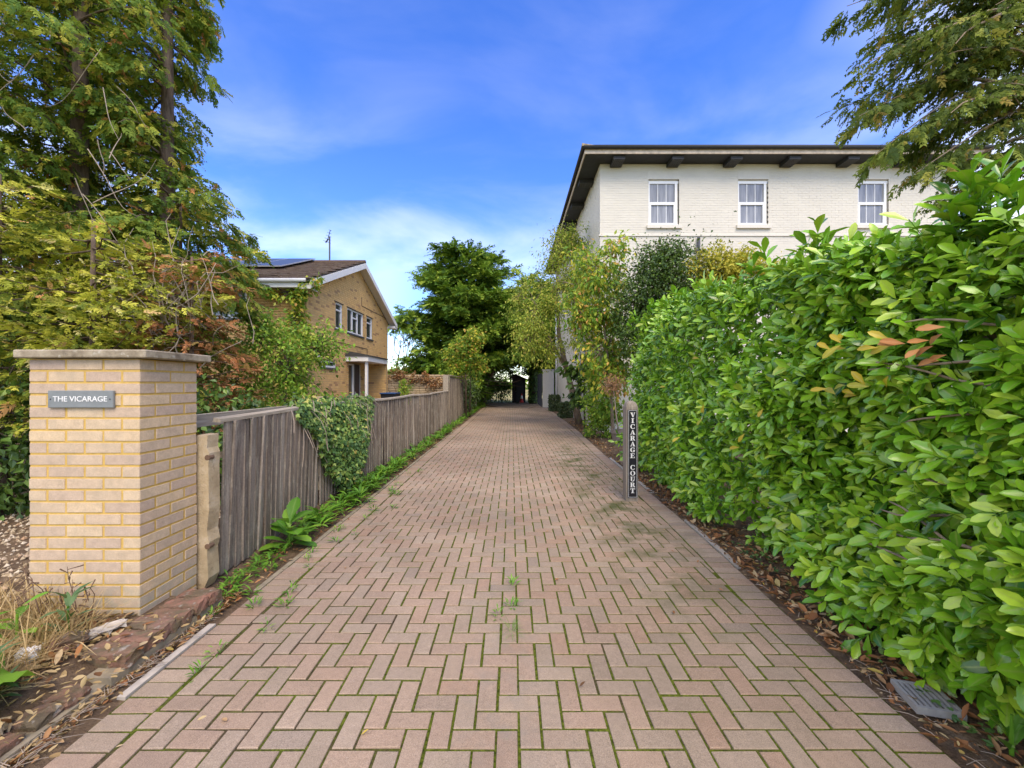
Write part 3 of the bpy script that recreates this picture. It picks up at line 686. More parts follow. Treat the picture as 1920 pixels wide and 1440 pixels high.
pieces(wh, 'brick', 'brickwork', bevel_box(1, 1, 1, .03) if 0 else B5, items, M['cream'])
items = clad(((HX, HY+.1, 0), (0, 1), (-1, 0)), 0.0, HD-HY-.2, 3.2, HW-.01, [], .215, .065, .009, .115)
pieces(wh, 'brick', 'side_brickwork', B5, items, M['cream'], 0)
m = MB(); pointing(m, Ff, .005, HX1-HX-.005, 4.44, HW, [(a, b, WZ0, WZ1) for a, b in wins], c1=-.0042); m.build('pointing', M['cream_trim'], wh)
MB().box(HX+.004, HX+.118, HY+.102, HD-.102, 3.201, HW-.002).build('side_pointing', M['cream_trim'], wh)
MB().box(HX-.03, HX1, HY-.03, HY+.09, 6.0, 6.05).build('string_course', M['cream_trim'], wh)
MB().box(HX+.1, HX1, HY-.004, HY+.0995, 4.425, 4.437).build('plinth_line', M['cream_trim'], wh)
for a, b in wins:
    fr = Ff; w = MB(); d0, d1 = -.085, -.03
    w.lbox(fr, a, b, WZ0, WZ0+.05, d0, d1); w.lbox(fr, a, b, WZ1-.12, WZ1-.04, d0, d1-.01); w.lbox(fr, a, a+.045, WZ0+.05, WZ1-.12, d0, d1); w.lbox(fr, b-.115, b-.05, WZ0+.05, WZ1-.12, d0, d1)
    wo = w.build('window', M['upvc'], wh)
    zm = (WZ0+WZ1)/2 - .02
    s = MB(); s.lbox(fr, a+.045, b-.115, zm-.045, zm+.035, d0, d1+.006); s.lbox(fr, a+.045, a+.085, WZ0+.05, zm-.045, d0, d1+.004); s.lbox(fr, b-.155, b-.115, WZ0+.05, zm-.045, d0, d1+.004); s.lbox(fr, a+.085, b-.155, WZ0+.05, WZ0+.085, d0, d1+.004); s.build('sash', M['upvc'], wo)
    g1 = MB(); g1.lbox(fr, a+.045, b-.115, zm+.035, WZ1-.12, -.075, -.07); g1.build('pane', M['glass'], wo)
    g1 = MB(); g1.lbox(fr, a+.085, b-.155, WZ0+.085, zm-.045, -.072, -.065); g1.build('pane', M['glass'], wo)
    for k in (1, 2):
        xx = a+.045 + (b-a-.16)*k/3; q = MB(); q.lbox(fr, xx-.009, xx+.009, WZ0+.086, zm-.046, -.064, -.058); q.lbox(fr, xx-.009, xx+.009, zm+.036, WZ1-.121, -.069, -.060); q.build('glazing_bar', M['upvc'], wo)
    q = MB(); q.lbox(fr, b-.05, b, WZ0, WZ1, -.099, -.065); q.lbox(fr, a, b-.05, WZ1-.04, WZ1, -.099, -.065); q.build('reveal_lining', M['cream_trim'], wo)
    q = MB(); q.lbox(fr, a-.06, b+.06, WZ0-.10, WZ0-.002, -.09, .07); q.build('sill', M['cream_trim'], wo)
    q = MB(); q.lbox(fr, a-.018, b+.018, WZ1+.001, WZ1+.238, -.1, .003); q.build('lintel', M['cream_trim'], wo)
# roof with deep dark eaves on brackets
EX0, EY0, EZ = HX-.56, HY-.56, 8.32
MB().box(EX0+.03, HX1+.5, EY0+.03, HD+.5, HW+.002, EZ).build('soffit', M['eave'], wh)
m = MB(); m.box(EX0, HX1+.5, EY0-.002, EY0+.028, EZ-.12, EZ+.03); m.box(EX0-.002, EX0+.026, EY0+.03, HD+.5, EZ-.12, EZ+.03); m.build('fascia', M['fascia'], wh)
rz = EZ+.075; cx0, cx1, cy0, cy1 = EX0-.08, HX1+.58, EY0-.08, HD+.58
m = MB(); m.add([(cx0, cy0, rz), (cx1, cy0, rz), (cx1, cy1, rz), (cx0, cy1, rz), (cx0+5, cy0+5.2, rz+1.3), (cx1-5, cy0+5.2, rz+1.3), (cx1-5, cy1-5.2, rz+1.3), (cx0+5, cy1-5.2, rz+1.3)], [(0, 1, 5, 4), (1, 2, 6, 5), (2, 3, 7, 6), (3, 0, 4, 7), (4, 5, 6, 7), (3, 2, 1, 0)]); m.build('roof', M['roofdark'], wh)
m = MB(); m.tube([(EX0-.05, EY0-.055, EZ+.045), (HX1+.55, EY0-.055, EZ+.045)], .055, 8); m.build('gutter', M['eave'], wh, True)
m = MB(); m.tube([(EX0-.055, EY0-.06, EZ+.045), (EX0-.055, HD+.5, EZ+.045)], .055, 8); m.build('gutter', M['eave'], wh, True)
m = MB(); m.add([(EX0-.1, EY0-.1, EZ+.05), (EX0+.35, EY0-.1, EZ+.055), (EX0-.1, EY0-.1, EZ+.13), (EX0-.1, EY0+.3, EZ+.055)], [(0, 1, 2), (0, 2, 3), (1, 3, 2), (0, 3, 1)]); m.build('hip_end', M['cap'], wh)
for i in range(7):
    for side in (0, 1):
        if side == 0: x = HX+.30+1.72*i; b = (x, x+.34, HY-.47, HY-.002)
        else: y = HY+.9+1.72*i; b = (HX-.47, HX-.002, y, y+.34)
        if b[1] > HX1 + .3: continue
        br = MB(); br.box(b[0], b[1], b[2], b[3], HW-.11, HW+.001); br = br.build('bracket', M['eave'], wh)
        q = MB()
        for k in range(6):
            if side == 0: xx = b[0]+.02+k*.055; q.box(xx, xx+.025, b[2]+.02, b[3]-.03, HW-.122, HW-.1105)
            else: yy = b[2]+.02+k*.055; q.box(b[0]+.02, b[1]-.03, yy, yy+.025, HW-.122, HW-.1105)
        for k in range(5):
            if side == 0: yy = b[2]+.04+k*.085; q.box(b[0]+.01, b[1]-.01, yy, yy+.02, HW-.121, HW-.111)
            else: xx = b[0]+.04+k*.085; q.box(xx, xx+.02, b[2]+.01, b[3]-.01, HW-.121, HW-.111)
        q.build('lattice', M['eave_rib'], br)
m = MB(); m.tube([(HX-.08, 23.6, 0), (HX-.08, 23.6, 8.1)], .07, 8); m.build('downpipe', M['upvc'], wh, True)
m = MB(); m.tube([(5.66, HY-.06, 3), (5.66, HY-.06, 5.95)], .045, 8); m.tube([(5.4, HY-.05, 5.55), (5.9, HY-.05, 5.55)], .03, 6); m.build('soil_pipe', M['metal'], wh)
# yard wall and trellis beyond the house
yw = thing('yard_wall', 'low cream wall closing the yard at the far end of the cream house', 'wall', (2.3, 26, 0))
MB().box(1.98, 2.7, 26, 26.22, -.1, 2.36).build('panel', M['cream_trim'], yw); MB().box(1.94, 2.72, 25.96, 26.26, 2.36, 2.44).build('coping', M['cream'], yw)
tr = thing('trellis_fence', 'dark trellis fence running back from the low cream wall', 'fence', (2.0, 28, 0))
for k in range(12): MB().box(1.93, 1.96, 26.4+k*.4, 26.44+k*.4, 0, 2.2).build('upright', M['metal'], tr)
for k in range(7): MB().box(1.965, 1.985, 26.3, 31, .2+k*.3, .23+k*.3).build('slat', M['metal'], tr)

# ================================================================== BUFF BRICK HOUSE
GX, GY0, GY1, EVZ, RGZ = -6.0, 11.8, 19.5, 4.45, 6.2
bh = thing('buff_brick_house', 'buff brick house with gable end, brown tiled roof and white porch', 'building', (-9.5, 15.5, 0))
Fg = ((GX, GY0, 0), (0, 1), (1, 0)); Fl = ((GX-.1, GY0, 0), (-1, 0), (0, -1))
MBH = MB(); MBH.prism([(GX-.1, GY0+.1, -.1), (GX-.1, GY1, -.1), (GX-.1, GY1, EVZ), (GX-.1, (GY0+GY1)/2, RGZ-.12), (GX-.1, GY0+.1, EVZ)], (-9, 0, 0)); MBH.build('wall_core', M['hmortar'], bh)
gw = [(1.88, 2.48, 3.39, 4.30), (2.90, 4.48, 3.39, 4.30), (4.86, 5.54, 3.39, 4.30), (.89, 1.96, 2.04, 2.27), (3.04, 4.25, .0, 2.3)]
items = clad(Fg, 0, GY1-GY0, .0, EVZ, gw)
ridge = (GY1-GY0)/2; z = EVZ + .003; k = 0
while z < RGZ - .25:
    sl = (RGZ-.1-EVZ)/ridge; a = (z+.07-EVZ)/sl; items += clad(Fg, a, GY1-GY0-a, z, z+.05, []) ; z += .0755
pieces(bh, 'brick', 'brickwork', B5, items, M['hbrick'])
m = MB(); pointing(m, Fg, .005, GY1-GY0-.005, .0, EVZ, gw); m.prism([(GX-.099, GY0+.06, EVZ+.001), (GX-.099, GY1-.06, EVZ+.001), (GX-.099, (GY0+GY1)/2, RGZ-.14)], (.094, 0, 0)); m.build('pointing', M['hmortar'], bh)
lw = [(1.65, 2.7, 3.42, 4.36)]
pieces(bh, 'brick', 'front_brickwork', B5, clad(Fl, 0, 8.8, 0, EVZ, lw), M['hbrick'], 0)
def casement(fr, a0, a1, z0, z1, lights, transom=None, mat='darkglass'):
    w = MB(); d0, d1, t_ = -.09, -.02, .06
    w.lbox(fr, a0, a1, z0, z0+t_, d0, d1); w.lbox(fr, a0, a1, z1-t_, z1, d0, d1); w.lbox(fr, a0, a0+t_, z0+t_, z1-t_, d0, d1); w.lbox(fr, a1-t_, a1, z0+t_, z1-t_, d0, d1)
    wo = w.build('window', M['upvc'], bh); pw = (a1-a0-t_)/lights
    for k in range(lights):
        b0 = a0 + t_ + k*pw; b1 = b0 + pw - t_
        if k: q = MB(); q.lbox(fr, b0-t_, b0, z0+t_, z1-t_, d0, d1-.006); q.build('mullion', M['upvc'], wo)
        if transom and transom[k]:
            zt = transom[k]; q = MB(); q.lbox(fr, b0, b1, zt-.025, zt+.025, d0, d1-.004); q.build('transom', M['upvc'], wo)
            q = MB(); q.lbox(fr, b0, b1, z0+t_, zt-.025, -.07, -.065); q.build('pane', M[mat], wo); q = MB(); q.lbox(fr, b0, b1, zt+.025, z1-t_, -.07, -.065); q.build('pane', M[mat], wo)
        else:
            q = MB(); q.lbox(fr, b0, b1, z0+t_, z1-t_, -.07, -.065); q.build('pane', M[mat], wo)
    q = MB(); q.lbox(fr, a0-.04, a1+.04, z0-.06, z0-.003, -.09, .045); q.build('sill', M['eave_rib'], wo)
    q = MB(); q.lbox(fr, a0-.05, a1+.05, z1+.002, z1+.022, -.09, .03); q.build('lintel', M['eave_rib'], wo)
casement(Fg, *gw[0], 1, [4.05]); casement(Fg, *gw[1], 3, [None, 4.0, None]); casement(Fg, *gw[2], 1, [4.05]); casement(Fg, *gw[3], 1, None)
casement(Fl, *lw[0], 2, None, 'glass')
# door, sidelight and porch
d = MB(); d.lbox(Fg, 3.62, 4.2, .0, 2.25, -.09, -.04); do = d.build('door', M['door'], bh)
q = MB(); q.lbox(Fg, 3.72, 3.75, 1.0, 1.2, -.04, -.01); q.build('handle', M['alu'], do)
d = MB(); d.lbox(Fg, 3.04, 3.58, .0, .95, -.09, -.05); so = d.build('sidelight_panel', M['upvc'], bh); q = MB(); q.lbox(Fg, 3.1, 3.52, .95, 2.2, -.085, -.07); q.build('pane', M['darkglass'], so)
q = MB(); q.lbox(Fg, 3.04, 3.1, .95, 2.25, -.09, -.045); q.lbox(Fg, 3.52, 3.62, .0, 2.25, -.09, -.03); q.lbox(Fg, 3.1, 3.52, 2.2, 2.25, -.09, -.045); q.lbox(Fg, 4.2, 4.26, 0, 2.25, -.09, -.035); q.build('door_frame', M['upvc'], so)
q = MB(); q.lbox(Fg, 3.2, 3.4, 1.02-.12, 1.06-.12, -.05, -.042); q.build('letter_plate', M['metal'], so)
q = MB(); q.lbox(Fg, 2.76, 4.95, 2.34, 2.36, -.02, .80); q.build('porch_ceiling', M['whitewood'], bh)
q = MB(); q.lbox(Fg, 2.74, 2.76, 2.32, 2.5, -.02, .82); q.lbox(Fg, 2.76, 4.97, 2.32, 2.5, .80, .82); q.build('porch_fascia', M['whitewood'], bh)
q = MB(); q.lbox(Fg, 2.70, 5.0, 2.501, 2.54, -.02, .86); q.prism([(GX+.02, GY0+2.7, 2.541), (GX+.86, GY0+2.7, 2.541), (GX+.02, GY0+2.7, 2.70)], (0, 2.3, 0)); q.build('porch_roof', M['roofdark'], bh)
q = MB(); q.lbox(Fg, 2.86, 2.95, .0, 2.34, .66, .75); q.build('porch_post', M['whitewood'], bh)
pieces(bh, 'brick', 'porch_brickwork', B5, clad(((GX+.03, GY0+4.99, 0), (1, 0), (0, -1)), 0, .72, 0, 2.31, []), M['hbrick'], 0)
MB().box(GX+.02, GX+.735, GY0+5.095, GY0+5.2, 0, 2.31).build('porch_wall', M['hmortar'], bh)
# cable or flashing lines across the gable
for pts in ([(GX+.008, GY0+.7, 2.95), (GX+.008, GY0+4.9, 2.95), (GX+.008, GY0+4.9, 2.6)], [(GX+.008, GY0+4.3, 4.95), (GX+.008, GY0+4.3, 4.62), (GX+.008, GY0+7.6, 4.62)]):
    q = MB(); q.tube(pts, .014, 5); q.build('cable', M['darktwig'], bh)
# roof slopes, tiles, bargeboards
OV = .32; ym = (GY0+GY1)/2; eY = GY0 - .42; pit = math.atan2(RGZ-EVZ, ym-eY); Ls = (ym-eY)/math.cos(pit)
m = MB()
for sgn in (1, -1):
    e = ym - sgn*(ym-eY)
    m.prism([(GX+OV, e, EVZ-.06), (GX+OV, ym, RGZ-.06), (GX+OV, ym, RGZ-.005), (GX+OV, e, EVZ-.005)], (-9.3, 0, 0))
rf = m.build('roof', M['roofdark'], bh)
items = []; tw, gauge = .30, .27
for sgn in (1, -1):
    for k in range(int(Ls/gauge)):
        s = (k+.5)*gauge
        for c in range(31):
            x = GX + OV - .02 - (c+.5)*tw - (tw/2 if k % 2 else 0)
            y = ym - sgn*(ym - eY) + sgn*s*math.cos(pit); z = EVZ + s*math.sin(pit) + .028
            items.append(((x, y, z + random.gauss(0, .004)), (sgn*(pit - .075) if sgn > 0 else -(pit - .075), 0, random.gauss(0, .01)), (tw-.006, gauge+.05, .024), (2 if sgn > 0 else 0) - c*.04 + .001*k))
pieces(rf, 'tile', 'distant_tiles', B5, items, M['tile'])
m = MB(); m.tube([(GX+OV, ym, RGZ+.02), (GX-8.9, ym, RGZ+.02)], .085, 8); m.build('ridge', M['tile'], bh, True)
for sgn in (1, -1):
    e = ym - sgn*(ym-eY); m = MB(); x = GX+OV
    m.prism([(x, e, EVZ-.24), (x, ym, RGZ-.22), (x, ym, RGZ-.02), (x, e, EVZ-.02)], (.025, 0, 0)); m.build('bargeboard', M['whitewood'], bh)
    m = MB(); m.prism([(x, e, EVZ-.14), (x, ym, RGZ-.14), (x, ym, RGZ-.12), (x, e, EVZ-.12)], (-OV-.005, 0, 0)); m.build('verge_soffit', M['whitewood'], bh)
    m = MB(); m.box(x-.5 if 0 else GX+.002, x, min(e, e+sgn*.42), max(e, e+sgn*.42), EVZ-.26, EVZ-.145); m.build('eave_box', M['whitewood'], bh)
m = MB(); m.box(GX-8.9, GX, eY, eY+.02, EVZ-.22, EVZ-.01); m.box(GX-8.9, GX, eY+.02, GY0, EVZ-.22, EVZ-.2); m.build('fascia', M['whitewood'], bh)
m = MB(); m.tube([(GX+.2, eY-.05, EVZ-.03), (GX-8.8, eY-.05, EVZ-.03)], .055, 8); m.build('gutter', M['whitewood'], bh, True)
m = MB(); m.tube([(GX-.35, GY0-.06, EVZ-.2), (GX-.35, GY0-.06, 0)], .04, 8); m.build('downpipe', M['whitewood'], bh, True)
# solar panels
sp = Vector((0, math.cos(pit), math.sin(pit))); nn = Vector((0, -math.sin(pit), math.cos(pit)))
for k in range(5):
    x1 = GX - 1.62 - k*1.06; o0 = Vector((x1, eY, EVZ)) + sp*(Ls*.46) + nn*.12
    P_ = [o0, o0 - Vector((1.03, 0, 0)), o0 - Vector((1.03, 0, 0)) + sp*(Ls*.55), o0 + sp*(Ls*.55)]
    m = MB(); m.prism([tuple(q) for q in P_], tuple(nn*.035)); pn = m.build('solar_panel', M['alu'], bh)
    i0 = [P_[0] + Vector((-.03, 0, 0)) + sp*.03, P_[1] + Vector((.03, 0, 0)) + sp*.03, P_[2] + Vector((.03, 0, 0)) - sp*.03, P_[3] + Vector((-.03, 0, 0)) - sp*.03]
    m = MB(); m.prism([tuple(q + nn*.033) for q in i0], tuple(nn*.005)); m.build('solar_cell', M['solar'], pn)
ae = MB(); ax_, ay_ = GX-1.25, ym+.4
ae.tube([(ax_, ay_, 5.9), (ax_, ay_, 7.35)], .03, 6); ae.tube([(ax_-.1, ay_, 7.15), (ax_+.16, ay_-.3, 7.5)], .014, 5)
for k in range(5):
    c = Vector((ax_-.1, ay_, 7.15)).lerp(Vector((ax_+.16, ay_-.3, 7.5)), k/4); ae.tube([tuple(c + Vector((-.1, -.1, .02))*(1-.15*k)), tuple(c + Vector((.1, .1, -.02))*(1-.15*k))], .009, 4)
ae.tube([(ax_-.16, ay_, 7.12), (ax_-.06, ay_, 7.26)], .03, 6); ae.build('aerial', M['metal'], bh)
q = MB(); q.lbox(Fg, .45, .6, 2.4, 2.55, 0, .12); q.lbox(Fg, .47, .58, 2.3, 2.4, .04, .12); q.build('security_light', M['upvc'], bh)
# bin by the porch
bn = thing('wheelie_bin', 'black wheelie bin with a blue lid beside the porch', 'bin', (-4.95, 16.5, 0))
m = MB(); m.add([(-5.2, 16.3, .08), (-4.75, 16.3, .08), (-4.75, 16.8, .08), (-5.2, 16.8, .08), (-5.28, 16.2, 1.1), (-4.68, 16.2, 1.1), (-4.68, 16.9, 1.1), (-5.28, 16.9, 1.1)], [(0, 3, 2, 1), (4, 5, 6, 7), (0, 1, 5, 4), (1, 2, 6, 5), (2, 3, 7, 6), (3, 0, 4, 7)]); m.build('body', M['binblack'], bn)
m = MB(); m.prism([(-5.3, 16.15, 1.102), (-4.66, 16.15, 1.102), (-4.66, 16.92, 1.102), (-5.3, 16.92, 1.102)], (0, 0, .05)); m.tube([(-5.25, 16.95, 1.12), (-4.7, 16.95, 1.12)], .025, 6); m.build('lid', M['blue'], bn)
for x in (-5.22, -4.78): q = MB(); q.tube([(x, 16.8, .1), (x+.05, 16.8, .1)], .1, 12); q.build('wheel', M['binblack'], bn)
# stone garden wall behind
sw = thing('stone_wall', 'rubble stone garden wall behind the buff house porch', 'wall', (-4.8, 22, 0))
MB().box(-9, -2.6, 22.05, 22.4, -.1, 1.98).build('core', M['oldmortar'], sw)
items = []; z = .0
while z < 1.95:
    h = random.uniform(.1, .17); x = -9.0
    while x < -2.6:
        w = random.uniform(.18, .42); items.append(((x+w/2, 22.02 + random.uniform(-.015, .015), z+h/2), (0, 0, random.uniform(-.04, .04)), (w-.02, .12, h-.02), (5 if -7.2 < x < -3 and z > .9 else 0) + w)); x += w
    z += h
pieces(sw, 'stone', 'stones_rest', bevel_box(1, 1, 1, .1), items, M['stone'])

# ================================================================== NAME POST
def ring(cx, cy, rx, ry, tx, ty, a0, a1, n=18):
    """Stroke of an ellipse with thick flanks and thin top and bottom."""
    out = []
    for i in range(n):
        q = []
        for th in (a0 + (a1-a0)*i/n, a0 + (a1-a0)*(i+1)/n):
            c, s = math.cos(R(th)), math.sin(R(th)); q.append(((cx+rx*c, cy+ry*s), (cx+(rx-tx)*c, cy+(ry-ty)*s)))
        out.append([q[0][0], q[1][0], q[1][1], q[0][1]])
    return out
def rc(x0, x1, y0, y1): return [[(x0, y0), (x1, y0), (x1, y1), (x0, y1)]]
GL = {
 'I': rc(.36, .64, 0, 1) + rc(.2, .8, 0, .09) + rc(.2, .8, .91, 1),
 'V': [[(.10, 1), (.42, 1), (.62, 0), (.46, 0)], [(.52, 0), (.62, 0), (.92, 1), (.80, 1)]] + rc(0, .5, .92, 1) + rc(.68, 1, .92, 1),
 'C': ring(.52, .5, .48, .52, .27, .09, 48, 312) + rc(.78, .9, .66, .97) + rc(.80, .9, .06, .28),
 'G': ring(.50, .5, .48, .52, .27, .09, 48, 318) + rc(.74, .86, .68, .97) + rc(.62, .88, .05, .45) + rc(.5, .98, .40, .48),
 'O': ring(.5, .5, .5, .52, .28, .08, 0, 360, 28),
 'A': [[(.08, 0), (.2, 0), (.56, 1), (.46, 1)], [(.40, 1), (.58, 1), (.94, 0), (.62, 0)]] + rc(.25, .7, .28, .37) + rc(0, .34, 0, .08) + rc(.52, 1, 0, .08),
 'R': rc(.12, .40, 0, 1) + rc(0, .52, 0, .08) + rc(0, .45, .92, 1) + ring(.5, .73, .34, .27, .25, .09, -90, 90, 10) + rc(.38, .52, .46, .54) + rc(.38, .52, .92, 1) + [[(.46, .5), (.68, .5), (1.0, 0), (.70, 0)]],
 'E': rc(.14, .42, 0, 1) + rc(0, .9, 0, .09) + rc(0, .86, .91, 1) + rc(.4, .68, .46, .55) + rc(.8, .9, .05, .3) + rc(.77, .86, .72, .95) + rc(.62, .7, .38, .63),
 'U': rc(.14, .40, .32, 1) + rc(.74, .84, .32, 1) + ring(.49, .34, .35, .36, .2, .1, 180, 360, 14) + rc(.02, .52, .92, 1) + rc(.62, .98, .92, 1),
 'T': rc(.36, .64, 0, 1) + rc(.2, .8, 0, .09) + rc(.04, .96, .91, 1) + rc(.04, .13, .7, .96) + rc(.87, .96, .7, .96)}
SPX, SPY = 1.535, 5.16
sgp = thing('name_post', 'wooden post with black plaque reading VICARAGE COURT downwards', 'sign', (SPX, SPY+.07, 0))
m = MB(); hw = .0765
for k, (s, z) in enumerate([(1, -.05), (1, 1.17), (.97, 1.205), (.80, 1.25), (.5, 1.275), (.2, 1.283)]):
    b = len(m.v); e = hw*s
    m.v += [(SPX-e, SPY+.075-e, z), (SPX+e, SPY+.075-e, z), (SPX+e, SPY+.075+e, z), (SPX-e, SPY+.075+e, z)]
    if k: m.f += [(b-4+i, b-4+(i+1) % 4, b+(i+1) % 4, b+i) for i in range(4)]
m.f.append(tuple(range(len(m.v)-4, len(m.v)))); m.build('post', M['postwood'], sgp)
bx0, bx1, bz0, bz1 = SPX-.058, SPX+.064, .05, 1.17; fy = SPY - .002
pq = bevel_box(bx1-bx0, .012, bz1-bz0, .002).mesh('plaque'); po = link('plaque', pq, M['plaque'], sgp); po.location = ((bx0+bx1)/2, fy-.0065, (bz0+bz1)/2)
yl = fy - .0135
m = MB(); i_, w_ = .007, .0035
for a, b, c, d in ((bx0+i_, bx1-i_, bz0+i_, bz0+i_+w_), (bx0+i_, bx1-i_, bz1-i_-w_, bz1-i_), (bx0+i_, bx0+i_+w_, bz0+i_+w_, bz1-i_-w_), (bx1-i_-w_, bx1-i_, bz0+i_+w_, bz1-i_-w_)):
    m.poly([(a, yl, c), (b, yl, c), (b, yl, d), (a, yl, d)])
m.build('border_line', M['lettering'], sgp)
step = (bz1-bz0-.075)/14.05; zc = bz1 - .033; lh = step*.80; lw_ = .066
for ch in 'VICARAGE COURT':
    if ch != ' ':
        m = MB(); x0 = (bx0+bx1)/2 - lw_/2
        for qi, pg in enumerate(GL[ch]): m.poly([(x0+u*lw_, yl-.0002-.00003*qi, zc-lh+v*lh) for u, v in pg])
        m.build('letter_' + ch.lower() if 0 else 'letter', M['lettering'], sgp)
    zc -= step

# ================================================================== POT PLANT, GRATE, SHED, CONE
pt = thing('potted_dead_tree', 'taupe pot with a thin stemmed dead brown standard tree', 'pot plant', (2.52, 9.55, 0))
m = MB(); m.lathe((2.52, 9.55, .02), [(.0001, 0), (.12, 0), (.165, .32), (.185, .32), (.185, .40), (.165, .40), (.16, .34)], 24); m.build('pot', M['pot'], pt, False)
m = MB(); m.lathe((2.52, 9.55, .02), [(.0001, .35), (.161, .345)], 20); m.build('compost', M['compost'], pt)
m = MB(); m.tube([(2.53, 9.55, .34), (2.46, 9.5, .7), (2.42, 9.5, 1.1), (2.36, 9.45, 1.5)], [.018, .016, .014, .011], 7)
for k in range(38):
    d = randdir(1)[0]; d[2] = abs(d[2])*.8 - .1; c = np.array([2.36, 9.45, 1.45]); e = c + d*rng.uniform(.15, .36); m.tube([tuple(c), tuple((c+e)/2 + rng.normal(size=3)*.03), tuple(e)], [.006, .004, .002], 4)
m.build('stem', M['twig'], pt, True)
n = 420; d = randdir(n); P = np.array([2.36, 9.45, 1.5]) + d*(rng.random(n)**.6*.34)[:, None]*np.array([1, 1, .85]); join_np('dead_leaves', [(OVAL, randdir(n)*.6 + np.array([0, 0, -.6]), randdir(n), rng.uniform(.05, .09, n), P, .7)], M['dead'], pt)
tag(MB().lathe((2.68, 9.2, .02), [(.0001, 0), (.07, 0), (.09, .16), (.1, .16), (.1, .19), (.085, .19), (.08, .15), (.0001, .15)], 18).build('small_pot', M['pot']), 'small empty grey pot half behind the name post', 'pot')
gr = thing('drain_grate', 'small grey slotted drain grate among leaves at the drive edge', 'grate', (1.93, 1.86, .02))
gc = Vector((1.92, 1.87, .045)); ang = -.25
def gp(a, b, c): return (gc.x + a*math.cos(ang) - b*math.sin(ang), gc.y + a*math.sin(ang) + b*math.cos(ang), gc.z + c)
def gbox(mm, a0, a1, b0, b1, c0, c1): mm.add([gp(a, b, c) for c in (c0, c1) for a, b in ((a0, b0), (a1, b0), (a1, b1), (a0, b1))], [(0, 3, 2, 1), (4, 5, 6, 7), (0, 1, 5, 4), (1, 2, 6, 5), (2, 3, 7, 6), (3, 0, 4, 7)])
m = MB(); gbox(m, -.09, .09, -.09, -.075, -.02, .012); gbox(m, -.09, .09, .075, .09, -.02, .012); gbox(m, -.09, -.075, -.075, .075, -.02, .012); gbox(m, .075, .09, -.075, .075, -.02, .012); m.build('frame', M['grate'], gr)
for k in range(6): m = MB(); a = -.066 + k*.0235; gbox(m, a, a+.013, -.075, .075, -.012, .009); m.build('bar', M['grate'], gr)
sh = thing('garden_shed', 'dark timber shed at the far end of the drive', 'shed', (.35, 34.5, 0))
sx0, sx1, sy0, sy1 = .0, 1.12, 33.6, 36
m = MB(); m.prism([(sx0, sy0, -.1), (sx1, sy0, -.1), (sx1, sy0, 1.9), (sx0+.3, sy0, 2.25), (sx0, sy0, 2.1)], (0, sy1-sy0, 0)); m.build('walls', M['shed'], sh)
m = MB(); m.prism([(sx0-.15, sy0-.1, 2.03), (sx0+.3, sy0-.1, 2.26), (sx1+.15, sy0-.1, 1.86), (sx1+.15, sy0-.1, 1.92), (sx0+.3, sy0-.1, 2.33), (sx0-.15, sy0-.1, 2.1)], (0, sy1-sy0+.2, 0)); m.build('roof', M['roofdark'], sh)
MB().box(.35, .95, sy0-.03, sy0-.002, .02, 1.75).build('door', M['eave'], sh)
cn = thing('traffic_cone', 'small red and white traffic cone in front of the shed', 'cone', (.78, 32.7, 0))
m = MB(); m.box(.60, .96, 32.52, 32.88, 0.0, .04); m.lathe((.78, 32.7, .04), [(.15, 0), (.10, .28)], 14); m.build('base', M['red'], cn)
m = MB(); m.lathe((.78, 32.7, .32), [(.10, 0), (.06, .24)], 14); m.build('band', M['lettering'], cn); m = MB(); m.lathe((.78, 32.7, .56), [(.06, 0), (.03, .16), (.0001, .16)], 14); m.build('tip', M['red'], cn)

